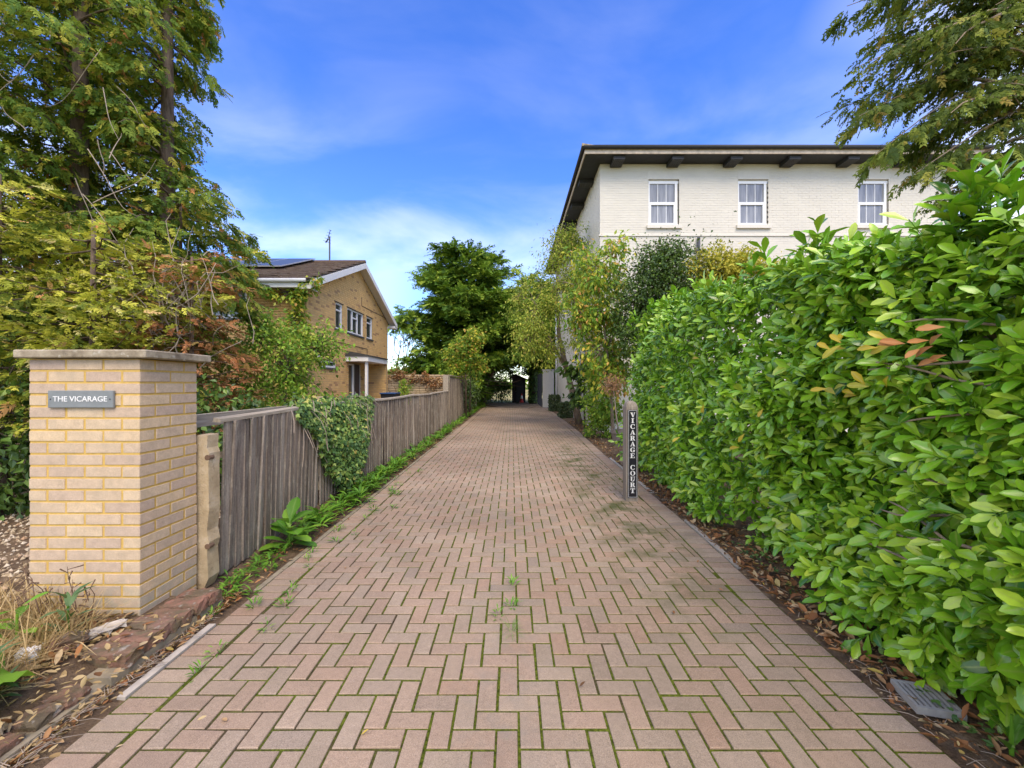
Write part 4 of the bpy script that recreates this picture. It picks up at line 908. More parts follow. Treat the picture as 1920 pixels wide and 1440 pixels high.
# ================================================================== VEGETATION TOOLS
def curve(p, q, sag=0.0, wob=0.0, n=6):
    p, q = np.array(p, float), np.array(q, float); ln = np.linalg.norm(q-p); a, b = rng.normal(size=3)*wob*ln*1.6, rng.normal(size=3)*wob*ln
    return [tuple(p + (q-p)*t_ + np.array([0, 0, -sag*4*t_*(1-t_)*ln]) + a*math.sin(math.pi*t_) + b*math.sin(2*math.pi*t_)) for t_ in np.linspace(0, 1, n)]
def conifer_foliage(branches, size, dens, up=0.0, hang=.5, spread=.35, flt=None):
    """branches: list of (path points, width). Fronds grow off each branch, flat and drooping."""
    parts = {0: [], 1: [], 2: []}
    allp = [[], [], []]; alld = [[], [], []]; alln = [[], [], []]; alls = [[], [], []]
    for path, wd in branches:
        pts = np.array(path); seg = np.linalg.norm(np.diff(pts, axis=0), axis=1); cum = np.concatenate([[0], np.cumsum(seg)]); ln = cum[-1]
        n = max(4, int(dens*ln*(0.4+wd)))
        u = rng.random(n)**.62; s_ = u*ln; k = np.clip(np.searchsorted(cum, s_)-1, 0, len(seg)-1); f = ((s_-cum[k])/seg[k])[:, None]
        B = pts[k]*(1-f) + pts[k+1]*f; tg = nrm(pts[k+1]-pts[k]); side = nrm(np.cross(tg, np.array([0, 0, 1.0]))) * rng.choice([-1, 1], n)[:, None]
        off = rng.random(n)[:, None]*wd*(1-.55*u)[:, None]
        P = B + side*off + np.array([0, 0, -1])*(off*hang*.5) + rng.normal(size=(n, 3))*.05*size*3
        d = tg*rng.uniform(.5, 1.1, n)[:, None] + side*rng.uniform(.1, .9, n)[:, None] + np.array([0, 0, 1])*(up - hang*rng.random(n))[:, None] + rng.normal(size=(n, 3))*.25
        nn_ = np.array([0, 0, 1.0]) + rng.normal(size=(n, 3))*.45
        sz = size*rng.uniform(.6, 1.3, n)
        if flt is not None:
            ok = flt(P); P, d, nn_, sz = P[ok], d[ok], nn_[ok], sz[ok]
        v = int(rng.integers(3)); allp[v].append(P); alld[v].append(d); alln[v].append(nn_); alls[v].append(sz)
    return [(FRONDS[v], np.concatenate(alld[v]), np.concatenate(alln[v]), np.concatenate(alls[v]), np.concatenate(allp[v]), 1.0) for v in range(3) if allp[v]]
def whorl(x, y, z0, z1, rf, step, per, rise, sag, lenvar=.25, az=(0, 360)):
    out = []; z = z0
    while z < z1:
        for _ in range(per):
            a = R(rng.uniform(*az)); ln = rf(z)*rng.uniform(1-lenvar, 1+lenvar*.5)
            if ln < .15: continue
            p = (x, y, z + rng.uniform(-step/2, step/2)); q = (x + math.cos(a)*ln, y + math.sin(a)*ln, p[2] + ln*rise + rng.normal()*.1)
            out.append((curve(p, q, -sag, .02, 6), min(.75, .16+.28*ln)))
        z += step
    return out
def branch_mesh(mm, branches, r0=.025, every=1, n=5):
    for i, (pts, w) in enumerate(branches):
        if i % every == 0: mm.tube(pts, [r0*(1-.85*k/(len(pts)-1)) for k in range(len(pts))], n, False)

# ---- tall cypress group on the left
cyp = thing('cypress_tree', 'tall drooping cypress with several trunks behind the brick pillar', 'tree', (-6.8, 7, 0))
m = MB(); trunks = [(-7.05, 6.5, 13, .14), (-6.15, 7.1, 12.5, .13), (-8.3, 6.2, 12.5, .15), (-5.6, 6.7, 4.6, .06)]
for x, y, h, r_ in trunks: m.tube([(x, y, 0), (x+.08, y, h*.35), (x+.02, y+.1, h*.7), (x+.1, y, h)], [r_, r_*.85, r_*.5, .02], 10)
br = []
br += whorl(-7.05, 6.5, 2.2, 12.5, lambda z: 1.75 if z < 8 else 1.75*(13.2-z)/5.2, .30, 3, -.10, .10)
br += whorl(-6.15, 7.1, 2.4, 12, lambda z: np.interp(z, [2.4, 4.5, 5.4, 6.2, 7.5, 8.5, 12.5], [1.7, 1.75, 1.2, 1.15, .95, .9, .2]), .30, 3, -.14, .12)
br += whorl(-8.3, 6.2, 1.8, 12, lambda z: 1.8 if z < 8 else 1.8*(12.7-z)/4.7, .30, 3, -.10, .10)
br += whorl(-5.65, 6.7, 2.3, 4.6, lambda z: np.interp(z, [2.3, 3.6, 4.3, 4.7], [1.0, 1.15, 1.25, .5]), .28, 3, -.05, .12)
branch_mesh(m, br, .022)
m.build('trunk', M['bark'], cyp, True)
join_np('crown', conifer_foliage(br, .195, 80, 0, .75), M['cypress'], cyp, 'stuff')
m = MB()
for k in range(34):
    x, y = rng.uniform(-7.9, -5.2), rng.uniform(4.9, 6.2); z = rng.uniform(2.6, 7.4); a = rng.uniform(0, 6.28); ln = rng.uniform(.5, 1.5)
    m.tube(curve((x, y, z), (x+math.cos(a)*ln*.55, y+math.sin(a)*ln*.25, z + rng.choice([-1, -1, .6])*ln*.75), rng.uniform(-.1, .12), .018, 8), [.0055*(1-.8*i/7) + .0012 for i in range(8)], 5, False)
m.build('bare_branches', M['twig'], cyp, True, 'stuff')

# ---- golden cypress in front of it
gol = thing('golden_cypress', 'yellow-green spreading cypress directly behind the pillar cap', 'tree', (-5.2, 4.9, 0))
br = whorl(-5.1, 4.9, .9, 3.4, lambda z: np.interp(z, [.9, 1.8, 2.8, 3.5], [1.1, 1.35, 1.15, .5]), .16, 4, .06, -.03) + whorl(-6.4, 5.0, 1.2, 4.0, lambda z: np.interp(z, [1, 2.5, 4], [1.3, 1.3, .6]), .18, 4, .05, -.03)
m = MB(); m.tube([(-5.1, 4.9, 0), (-5.08, 4.9, 3.5)], [.06, .02], 8); m.tube([(-6.4, 5, 0), (-6.35, 5, 4.1)], [.07, .02], 8); branch_mesh(m, br, .014); m.build('trunk', M['bark'], gol, True)
join_np('crown', conifer_foliage(br, .145, 62, .1, .45), M['golden'], gol, 'stuff')
# ---- rusty half-dead conifer
rus = thing('dying_conifer', 'half dead conifer with rust brown sprays and bare grey twigs', 'tree', (-4.2, 5.3, 0))
br = whorl(-4.3, 5.4, .7, 3.15, lambda z: np.interp(z, [.7, 2.0, 2.8, 3.2], [.7, .85, .75, .35]), .15, 4, .05, .0)
m = MB(); m.tube([(-4.3, 5.4, 0), (-4.28, 5.4, 3.2)], [.05, .015], 8); branch_mesh(m, br, .012)
m.build('trunk', M['darktwig'], rus, True)
join_np('crown', conifer_foliage(br, .125, 60, .1, .5), M['rust'], rus, 'stuff')
m = MB()
for k in range(80):
    c = np.array([-4.35, 5.1, 2.35]) + rng.normal(size=3)*np.array([.32, .15, .3]); e = c + np.array([rng.normal()*.25, rng.normal()*.15, rng.uniform(.1, .7)])
    m.tube(curve(c, e, rng.uniform(-.1, .1), .07, 5), [.008, .007, .005, .004, .002], 4, False)
m.build('bare_twigs', M['twig'], rus, True, 'stuff')

# ---- big central conifer arching over the drive, and its neighbour
def arch(P): return ~((P[:, 0] > -1.95) & (P[:, 0] < 2.1) & (P[:, 2] < 3.15 + .35*np.abs(P[:, 0]-.2)*-1 + rng.normal(size=len(P))*.12))
ley = thing('leyland_conifer', 'big dense green conifer arching over the left of the far drive', 'tree', (-3.0, 27.0, 0))
rfl = lambda z: 4.3*math.sqrt(max(0.02, 1-((z-2.2)/8.4)**2)) if z > 2.2 else 4.1
br = whorl(-2.9, 27.0, .4, 3.6, lambda z: 4.3, .42, 9, .0, .0, .4) + whorl(-2.9, 27.0, 3.6, 10.2, rfl, .40, 8, .17, .03, .38)
for _ in range(46): br.append((curve((-2.5 + rng.normal()*.2, rng.uniform(26.5, 32), rng.uniform(1.5, 4.2)), (rng.uniform(-1.2, 1.6), rng.uniform(26.5, 32), rng.uniform(3.4, 5.2)), -.10, .03, 6), .75))
for _ in range(26): br.append((curve((-2.6 + rng.normal()*.2, rng.uniform(27, 33), .2), (-2.3 + rng.normal()*.35, rng.uniform(27, 33), rng.uniform(1.5, 4)), -.05, .03, 6), .6))
m = MB(); m.tube([(-2.9, 27, 0), (-2.85, 27, 5), (-2.7, 27, 10)], [.35, .25, .04], 10); m.tube([(-2.05, 27.5, 0), (-1.9, 27.4, 1.2), (-.9, 27, 3.2), (.2, 27, 4.4)], [.22, .2, .14, .06], 9); branch_mesh(m, br, .05, 3); m.build('trunk', M['bark'], ley, True)
join_np('crown', conifer_foliage(br, .61, 27, .12, .3, flt=arch), M['leyland'], ley, 'stuff')
le2 = thing('ivy_clad_conifer', 'dark conifer with an ivy clad trunk over the right of the far drive', 'tree', (1.65, 31, 0))
br = whorl(1.65, 31, 3.0, 9.5, lambda z: np.interp(z, [3, 5, 8, 9.6], [3.6, 3.6, 2.2, .5]), .36, 8, .05, 0, .3) + whorl(-.6, 31.5, 3.4, 8.5, lambda z: np.interp(z, [3, 6, 8.5], [2.6, 2.4, .6]), .4, 7, .05, 0, .3)
m = MB(); m.tube([(1.6, 31, 0), (1.65, 31, 3), (1.7, 31, 9)], [.3, .27, .05], 10); m.tube([(-2.2, 31.5, 0), (-1.6, 31.5, 2.5), (-.6, 31.5, 4.5), (-.5, 31.5, 8)], [.25, .22, .16, .04], 9); branch_mesh(m, br, .05, 3); m.build('trunk', M['bark'], le2, True)
join_np('crown', conifer_foliage(br, .62, 24, .15, .35, flt=arch), M['leyland'], le2, 'stuff')
n = 900; a = rng.uniform(0, 6.28, n); P = np.stack([1.62 + np.cos(a)*.36, 31 + np.sin(a)*.36, rng.uniform(.1, 3.4, n)], -1); join_np('trunk_ivy', [(IVYL, randdir(n)*.5 + np.array([0, 0, -.7]), np.stack([np.cos(a), np.sin(a), a*0+.3], -1), rng.uniform(.14, .24, n), P, 1)], M['ivydark'], le2, 'stuff')

for lb, x, y, r_, h_ in (('dark conifer beyond the tree arch, left of the shed', -4.6, 36.5, 3.3, 8.0), ('dark conifer beyond the tree arch, right of the shed', 5.6, 37, 3.4, 8.0)):
    t_ = thing('rear_conifer', lb, 'tree', (x, y, 0))
    br = whorl(x, y, .4, h_, lambda z: r_*math.sqrt(max(.03, 1-(z/(h_+.3))**2)), .5, 8, .12, -.05, .3)
    m = MB(); m.tube([(x, y, 0), (x, y, h_*.9)], [.3, .05], 8); m.build('trunk', M['bark'], t_, True); join_np('crown', conifer_foliage(br, .75, 12, .25, .2), M['leyland'], t_, 'stuff')
# ---- broadleaf trees and shrubs
def broadleaf(name, label, cat, base, stems, blobs, n, size, mat, bark='bark', droop=.4, clumps=22, sig=.2, templ=OVAL, shell=.55, tw=(.012, .004), part='crown', wid=1.0):
    t_ = thing(name, label, cat, base)
    m = MB()
    for pts, r0, r1 in stems: m.tube(pts, [r0 + (r1-r0)*i/(len(pts)-1) for i in range(len(pts))], 8)
    vol = np.array([b[1][0]*b[1][1]*b[1][2] for b in blobs])**.75; vol = vol/vol.sum()
    ends = [np.array(p) for s in stems for p in s[0][len(s[0])//3:]]
    Ps = []; Ds = []
    for (c, rad), fr in zip(blobs, vol):
        c = np.array(c, float); rad = np.array(rad, float); k = max(4, int(clumps)); dirs = randdir(k); rr = rng.random(k)**shell
        cc = c + dirs*rad*rr[:, None]*np.array([1, 1, 1])
        near = min(ends, key=lambda e: np.linalg.norm(e-c))
        m.tube(curve(near, c, -.05, .05, 5), [tw[0]*2, tw[0]*1.7, tw[0]*1.5, tw[0]*1.2, tw[0]], 5, False)
        for q in cc: m.tube(curve(c + (near-c)*rng.random()*.3, q + (q-c)*.12, -.06, .05, 5), [tw[0], tw[0]*.8, tw[0]*.6, tw[1], tw[1]*.5], 4, False)
        nl = int(n*fr); w = rng.integers(k, size=nl); s = sig*min(rad)*rng.uniform(.6, 1.4, k)
        P = cc[w] + rng.normal(size=(nl, 3))*s[w][:, None]*np.array([1, 1, .75])
        Ps.append(P); Ds.append(nrm(P-c)*.6 + randdir(nl)*.8 + np.array([0, 0, -droop]))
    P = np.concatenate(Ps); D = np.concatenate(Ds)
    m.build('trunk' if cat == 'tree' else 'stem', M[bark], t_, True)
    join_np(part, [(templ, D, randdir(len(P))*.7 + np.array([0, -.2, .8]), size*rng.uniform(.6, 1.25, len(P)), P, wid)], M[mat], t_, 'stuff')
    return t_
broadleaf('garden_shrub', 'light green leafy shrub behind the fence in front of the buff house', 'shrub', (-4.5, 7.8, 0),
    [([(-4.4, 7.8, 0), (-4.4, 7.8, 1.0), (-4.3, 7.7, 1.9)], .05, .02), ([(-5.2, 7.6, 0), (-5.2, 7.6, 1.6)], .05, .02)],
    [((-4.35, 7.8, 1.75), (.85, .8, 1.0)), ((-5.2, 7.5, 1.5), (.8, .8, 1.1)), ((-4.0, 7.5, 1.0), (.7, .6, .8)), ((-4.9, 7.9, 2.5), (.5, .5, .45)), ((-3.75, 8.0, 2.3), (.4, .4, .5))], 9500, .085, 'shrub', clumps=26, sig=.24)
broadleaf('dark_hedge_shrub', 'dark leafy shrub at the left edge behind the pillar', 'shrub', (-5.6, 4.3, 0),
    [([(-5.4, 4.3, 0), (-5.4, 4.3, 1.2)], .05, .02)], [((-5.3, 4.1, 1.0), (.6, .5, .95)), ((-6.3, 4.5, 1.2), (.8, .6, 1.2)), ((-4.5, 4.5, .9), (.5, .5, .8)), ((-3.7, 4.6, .8), (.6, .5, .85)), ((-3.2, 5.0, .7), (.4, .5, .8))], 8500, .09, 'ivydark', clumps=24, sig=.3)
broadleaf('house_vine', 'yellow-green climbing vine on the corner of the buff house', 'climber', (-6.2, 11.5, 0),
    [([(-6.1, 11.65, 0), (-6.15, 11.6, 2), (-6.2, 11.6, 4.1)], .04, .015)], [((-6.35, 11.5, 4.05), (.6, .22, .28)), ((-7.2, 11.4, 4.2), (.7, .22, .2)), ((-6.15, 11.45, 3.2), (.35, .3, .7)), ((-5.9, 11.3, 2.3), (.5, .35, .6)), ((-5.75, 11.6, 4.4), (.3, .3, .25)), ((-7.6, 11.2, 4.6), (.5, .3, .2))], 2600, .13, 'cherry', clumps=14, sig=.3)
broadleaf('fence_sapling', 'bright yellow-green sapling growing through the tall fence', 'tree', (-2.0, 17.6, 0),
    [([(-2.0, 17.6, 0), (-2.0, 17.5, 1.5), (-2.1, 17.5, 3.2)], .04, .015), ([(-1.95, 18.6, 0), (-1.9, 18.6, 2.2)], .035, .015)],
    [((-2.0, 17.5, 2.9), (.75, .7, .7)), ((-2.3, 17.5, 2.2), (.6, .6, .5)), ((-1.7, 17.6, 3.5), (.5, .5, .45)), ((-1.5, 17.8, 2.4), (.5, .5, .5))], 4200, .13, 'cherry', clumps=18, sig=.3)
broadleaf('fence_ivy_screen', 'ivy screen climbing the fence beyond the tall panel', 'climber', (-2.25, 22.5, 0),
    [([(-2.25, y, 0), (-2.2, y, 1.0), (-2.25, y, 1.9)], .025, .01) for y in (19, 20, 21, 22, 23.5, 25)],
    [((-2.25, 19.6, 1.1), (.22, .7, 1.0)), ((-2.25, 21, 1.1), (.22, .8, 1.0)), ((-2.25, 22.5, 1.1), (.22, .9, 1.0)), ((-2.25, 24.2, 1.1), (.25, 1.0, 1.0)), ((-2.25, 26, 1.1), (.3, 1.0, 1.0))], 4200, .13, 'ivydark', clumps=26, sig=.5)
broadleaf('light_green_tree', 'feathery light green tree leaning over the drive by the cream house', 'tree', (2.45, 15, 0),
    [([(2.5, 15, 0), (2.3, 14.9, .9), (2.0, 14.7, 2.0), (1.7, 14.6, 3.2), (1.6, 14.5, 5)], .15, .05), ([(2.05, 14.7, 1.9), (1.4, 14.3, 3.0), (.9, 14.1, 4.0)], .07, .03)],
    [((.75, 14, 4.0), (.85, .9, 1.2)), ((.4, 13.9, 3.0), (.65, .7, .75)), ((1.5, 14.3, 4.9), (.9, .9, 1.1)), ((1.7, 14.4, 6.2), (.75, .8, .8)), ((1.2, 14.2, 2.8), (.6, .6, .6)), ((2.3, 14.4, 5.2), (.8, .8, 1.1)), ((.2, 14, 4.6), (.4, .5, .4)), ((2.2, 14.2, 6.7), (.6, .6, .5)), ((2.3, 13.2, 3.4), (.5, .5, 1.0)), ((2.3, 12.7, 4.6), (.5, .5, .9))], 15500, .105, 'willowy', 'palebark', clumps=24, sig=.27, droop=.7, wid=.7)
broadleaf('yellowing_sapling', 'tall slender sapling with large yellow-green leaves before the cream house', 'tree', (2.5, 10.6, 0),
    [([(2.62, 10.4, 0), (2.55, 10.4, 1.2), (2.45, 10.4, 2.4), (2.2, 10.5, 4.4)], .05, .018), ([(2.5, 10.4, 1.7), (2.1, 10.3, 2.5), (1.75, 10.3, 3.0)], .03, .012), ([(2.45, 10.4, 2.4), (2.8, 10.4, 3.2), (2.9, 10.4, 3.9)], .025, .01)],
    [((2.15, 10.4, 4.2), (.5, .5, .8)), ((1.85, 10.3, 3.2), (.45, .45, .5)), ((2.3, 10.3, 3.3), (.45, .45, .6)), ((2.2, 10.2, 2.3), (.45, .4, .6)), ((2.35, 10, 1.6), (.4, .4, .5)), ((2.6, 10.3, 5.0), (.35, .35, .4)), ((1.6, 10.4, 3.6), (.3, .3, .3)), ((2.65, 10.9, 3.1), (.4, .4, .6)), ((2.75, 10.8, 4.2), (.4, .4, .5)), ((2.0, 11.2, 4.9), (.4, .4, .5)), ((2.7, 10.6, 2.2), (.4, .4, .5))], 5200, .14, 'cherry', 'palebark', clumps=15, sig=.33, droop=.9, wid=.85)
broadleaf('verge_bush', 'green bush under the sapling beside the taupe pot', 'shrub', (2.6, 10.9, 0),
    [([(2.7, 10.9, 0), (2.7, 10.9, 1.2)], .03, .015)], [((2.55, 10.8, .9), (.45, .5, .85)), ((2.75, 11.0, 1.9), (.45, .4, .8)), ((2.3, 11.4, .45), (.35, .4, .45)), ((2.45, 11.6, 1.6), (.4, .4, .7))], 6000, .09, 'shrub', clumps=20, sig=.3)
broadleaf('fig_like_shrub', 'dark large-leaved shrub against the flank of the cream house', 'shrub', (2.4, 13.5, 0),
    [([(2.45, 13.6, 0), (2.4, 13.5, 2)], .03, .015)], [((2.25, 13.3, 2.05), (.4, .4, .45)), ((2.35, 13.2, 1.2), (.3, .3, .5))], 420, .26, 'ivydark', clumps=12, sig=.35, droop=.5)
broadleaf('evergreen_bush', 'rounded dark evergreen bush rising above the laurel hedge', 'shrub', (3.7, 9.6, 0),
    [([(3.6, 9.6, 0), (3.6, 9.6, 3.5)], .1, .04)], [((3.6, 9.5, 3.9), (.95, .8, .85)), ((4.1, 9.6, 3.5), (1.2, .8, 1.0)), ((2.95, 9.6, 3.2), (.6, .6, 1.0)), ((3.4, 9.4, 2.4), (.9, .7, .9)), ((3.6, 9.4, 4.55), (.55, .5, .35))], 26000, .075, 'ivydark', clumps=60, sig=.30)
broadleaf('golden_bush', 'yellow variegated bush right of the dark evergreen bush', 'shrub', (4.9, 9.5, 0),
    [([(4.9, 9.5, 0), (4.9, 9.5, 3)], .06, .03)], [((4.5, 9.0, 4.05), (.6, .45, .5)), ((5.1, 9.0, 4.0), (.6, .5, .45)), ((5.7, 9.1, 3.8), (.6, .5, .4))], 8200, .075, 'goldbush', clumps=26, sig=.28)
for i, (x, y, w_, h_, lb) in enumerate([(2.5, 18.2, .34, .62, 'low clipped dark bush beside the leaning trunk'), (2.35, 22.5, .25, .85, 'small clipped dark bush against the cream wall end')]):
    t_ = thing('clipped_bush', lb, 'shrub', (x, y, 0)); n = 2200; q = rng.uniform(-1, 1, (n, 3)); ax_i = rng.integers(3, size=n); q[np.arange(n), ax_i] = np.sign(q[np.arange(n), ax_i])*rng.uniform(.85, 1.05, n)
    P = np.stack([x + q[:, 0]*w_, y + q[:, 1]*w_*1.6, h_/2 + q[:, 2]*h_/2], -1); on = np.zeros((n, 3)); on[np.arange(n), ax_i] = np.sign(q[np.arange(n), ax_i]); join_np('foliage', [(OVAL, randdir(n), on + randdir(n)*.6 + np.array([0, 0, .3]), rng.uniform(.07, .12, n), P, 1.2)], M['box'], t_, 'stuff')
    MB().tube([(x, y, 0), (x, y, h_*.8)], .03, 6).build('stem', M['bark'], t_)
# bare trees far behind
def bare_tree(label, x, y, h, seed):
    g3 = random.Random(seed); t_ = thing('bare_tree', label, 'tree', (x, y, 0)); m = MB()
    def grow(p, d, ln, r_, lv):
        q = p + d*ln; m.tube([tuple(p), tuple(p + d*ln*.5 + Vector((g3.gauss(0, .05), 0, g3.gauss(0, .05)))*ln), tuple(q)], [r_, r_*.8, r_*.6], 4, False)
        if lv:
            for _ in range(3 if lv > 1 else 4): grow(p + d*ln*g3.uniform(.55, 1), (d + Vector((g3.gauss(0, .55), g3.gauss(0, .55), g3.gauss(.1, .4)))).normalized(), ln*g3.uniform(.55, .8), r_*.55, lv-1)
    grow(Vector((x, y, 0)), Vector((.03, 0, 1)), h*.32, .14, 5); m.build('branches', M['darktwig'], t_)
bare_tree('bare winter tree rising right of the buff house gable', -8.2, 29, 8.5, 4); bare_tree('distant bare tree low behind the stone wall', -10.5, 44, 7, 9)
# creeper on the stone wall
broadleaf('wall_creeper', 'reddish brown creeper hanging over the stone wall', 'climber', (-6, 22, 0), [([(-6, 21.9, 0), (-6, 21.9, 1.8)], .03, .02)], [((-6.2, 21.9, 1.95), (.8, .2, .3)), ((-5.0, 21.85, 1.8), (.8, .2, .3)), ((-4.2, 21.9, 1.5), (.5, .2, .4))], 1500, .11, 'litter', clumps=18, sig=.5)
broadleaf('wall_shrub', 'small green shrub at the foot of the stone wall', 'shrub', (-5.6, 21, 0), [([(-5.6, 21, 0), (-5.6, 21, .8)], .02, .01)], [((-5.6, 21, 1.0), (.3, .3, .9))], 900, .12, 'shrub', clumps=14, sig=.4)
# far hedge line and shrubs closing the tunnel
fh = thing('field_hedge', 'distant hedge line across the pale field', 'hedge', (0, 120, 0)); n = 9000
P = np.stack([rng.uniform(-130, 130, n), 120 + rng.normal(size=n)*2, np.abs(rng.normal(size=n))*1.3 + rng.random(n)*1.5], -1); join_np('foliage', [(OVAL, randdir(n), randdir(n), rng.uniform(.6, 1.4, n), P, 1.4)], M['leyland'], fh, 'stuff')
broadleaf('tunnel_bush', 'dark bush beside the shed in the shade of the tree arch', 'shrub', (-.9, 33.5, 0), [([(-.9, 33.5, 0), (-.9, 33.5, 1.4)], .05, .03)], [((-.75, 33.5, 1.2), (.8, .6, 1.4)), ((-1.9, 32.8, 1.5), (.8, .6, 1.7)), ((-.1, 34.8, 2.6), (.9, .6, .6)), ((1.4, 35.5, 2.7), (.7, .6, .5))], 4800, .15, 'ivydark', clumps=24, sig=.4)

# ---- yew overhanging from the right
yew = thing('yew_tree', 'dark yew overhanging from the upper right corner', 'tree', (7.6, 4.8, 0))
br = []
tips = [(3.75, 4.4, 4.95), (3.95, 4.6, 4.55), (4.05, 4.5, 4.05), (4.15, 4.6, 5.5), (3.9, 4.7, 5.9), (4.3, 4.3, 3.75), (4.7, 4.5, 3.55), (4.4, 4.9, 5.0), (5.0, 4.6, 4.4), (5.2, 4.4, 3.8), (4.8, 4.8, 5.6), (5.3, 4.7, 5.2), (5.5, 4.5, 4.7), (5.6, 4.6, 4.0), (4.4, 4.4, 6.3), (5.0, 4.6, 6.4), (5.6, 4.8, 6.2), (5.7, 4.5, 5.7), (3.8, 4.5, 6.6), (4.6, 4.4, 4.85)]
for q in tips:
    p = (7.5, 4.8, q[2] + rng.uniform(.3, 1.3) - .25*(q[2]-4.5)); br.append((curve(p, q, -.04, .02, 8), .5))
    c = np.array(br[-1][0][4])
    for _ in range(2): e = c + np.array([rng.uniform(-1.2, -.3), rng.normal()*.4, rng.uniform(-.7, .3)]); br.append((curve(c, e, -.05, .03, 6), .4))
def yflt(P): x = 960 + FPX*P[:, 0]/P[:, 1]; return x > 1585
m = MB(); m.tube([(7.6, 4.8, 0), (7.6, 4.8, 4), (7.5, 4.8, 9)], [.35, .3, .1], 10); branch_mesh(m, br, .025)
for k in range(10):
    x, z = rng.uniform(4.2, 5.6), rng.uniform(3.9, 5.8); m.tube(curve((x+1.2, 4.3, z+rng.uniform(-.5, .2)), (x, 4.2, z), -.08, .02, 8), [.008*(1-.8*i/7)+.0015 for i in range(8)], 5, False)
m.build('trunk', M['palebark'], yew, True)
join_np('crown', conifer_foliage(br, .155, 98, -.1, .75), M['yew'], yew, 'stuff')

# ---- laurel hedge
hed = thing('laurel_hedge', 'large glossy green cherry laurel hedge along the right of the drive', 'hedge', (2.9, 4, 0))
def hface(y, z):
    """Outer face of the hedge (x) at distance y and height z."""
    b = np.interp(y, [-.5, 1.2, 2.0, 3.5, 4.6, 6, 7.4], [2.25, 2.22, 2.16, 2.26, 2.14, 2.2, 2.28])
    prof = np.interp(z, [0, .25, .8, 1.6, 2.4, 2.9], [.03, -.05, -.06, .02, .12, .30])
    return b + prof + .07*np.sin(y*2.3+z*1.9) + .06*np.sin(y*4.1-z*3.3+1) + .05*np.sin(z*5.1+y*1.2)
def htop(y): return np.interp(y, [0, 1.9, 2.3, 2.7, 3.1, 3.6, 4.2, 5, 6, 7.4], [2.15, 2.2, 2.22, 2.34, 2.42, 2.44, 2.42, 2.56, 2.68, 2.76])
def hbot(y): return np.interp(y, [0, 1.5, 2.2, 3.5, 4.5, 6, 7.5], [.03, .04, .07, .07, .07, .05, .04])
SH = []
def shoots(n, gen):
    for _ in range(n):
        P, D, ln = gen(); SH.append((P, nrm(np.array(D)[None])[0], ln))
def gen_face(depth=0.0):
    y = random.uniform(-.3, 7.45)
    if random.random() < .35: y = random.uniform(.8, 3.4)
    zt = float(htop(y)); z = random.uniform(float(hbot(y)), zt); x = float(hface(y, z)) + depth + abs(random.gauss(0, .085))
    return np.array([x, y, z]), (-.85 + random.gauss(0, .25), -.25 + random.gauss(0, .4), .25 + random.gauss(0, .35)), random.uniform(.75, 1.2)
def gen_top():
    y = random.uniform(-.3, 7.4); zt = float(htop(y)); x = float(hface(y, zt)) + random.uniform(0, 1.3)
    return np.array([x, y, zt + random.gauss(0, .05) - .05]), (-.35 + random.gauss(0, .35), -.1 + random.gauss(0, .35), .9), random.uniform(.8, 1.35)
def gen_end():
    z = random.uniform(.1, 2.75); x = 2.35 + random.uniform(-.1, 1.1); return np.array([x, 7.35 + random.gauss(0, .06), z]), (-.4 + random.gauss(0, .4), .7, .3), 1.0
shoots(2700, gen_face); shoots(1100, lambda: gen_face(.15)); shoots(850, lambda: gen_face(random.uniform(.35, .9))); shoots(150, lambda: (lambda y, z: (np.array([float(hface(y, z)) + random.uniform(.3, .8), y, z]), (-.8, -.3 + random.gauss(0, .4), random.gauss(.2, .4)), 1.25))(random.uniform(1.3, 2.5), random.uniform(.5, 2.0))); shoots(700, gen_top); shoots(200, gen_end)
for cx, cy, cz in ((2.40, 2.14, 2.28), (2.46, 2.2, 2.3), (2.5, 2.1, 2.28), (2.42, 3.2, 2.45), (2.5, 3.9, 2.46)):
    shoots(5, lambda: (np.array([cx, cy, cz]) + rng.normal(size=3)*.06, (-.2 + random.gauss(0, .2), random.gauss(0, .2), 1), 1.4))
LP = []; LD = []; LN = []; LS = []; LR = []; stem_m = MB()
for P, D, ln in SH:
    k = random.randint(7, 10); L_ = .155*ln*random.uniform(.8, 1.3); a0 = random.uniform(0, 6.28)
    s = np.cross(D, (0.13, .2, 1)); s /= np.linalg.norm(s); c = np.cross(D, s); tone = random.random()
    if P[1] > .6: stem_m.tube([tuple(P - D*.14), tuple(P + D*L_)], [.004, .002], 3, False)
    for i in range(k):
        f = (i+.3)/k; a = a0 + i*2.4; rad = s*math.cos(a) + c*math.sin(a)
        d = rad*(1.05-.55*f) + D*(.35+.75*f) + np.array([0, 0, -.12]); LP.append(P + D*L_*f); LD.append(d)
        LN.append(D*.8 + np.array([-.15, -.15, .75]) - rad*.2 + rng.normal(size=3)*.36); LS.append(.132*ln*random.uniform(.62, 1.25)*(1-.25*f)); LR.append(min(1, max(0, .25 + .35*f + .35*tone + random.gauss(0, .13))))
LP, LD, LN, LS, LR = map(np.array, (LP, LD, LN, LS, LR)); NL = len(LP)
hole = np.exp(-(((LP[:, 1]-1.98)/.22)**2 + ((LP[:, 2]-1.62)/.22)**2)) + np.exp(-(((LP[:, 1]-1.95)/.2)**2 + ((LP[:, 2]-.78)/.16)**2)); keep = (rng.random(NL) > hole*.85) | (LP[:, 0] - hface(LP[:, 1], LP[:, 2]) > .22)
LP, LD, LN, LS, LR = LP[keep], LD[keep], LN[keep], LS[keep], LR[keep]; NL = len(LP)
px = 960 + FPX*(LP[:, 0])/np.maximum(LP[:, 1], .05); py = 720 - FPX*(LP[:, 2]-EYE)/np.maximum(LP[:, 1], .05); dist = np.linalg.norm(LP - np.array([0, 0, EYE]), axis=1)
best = {}
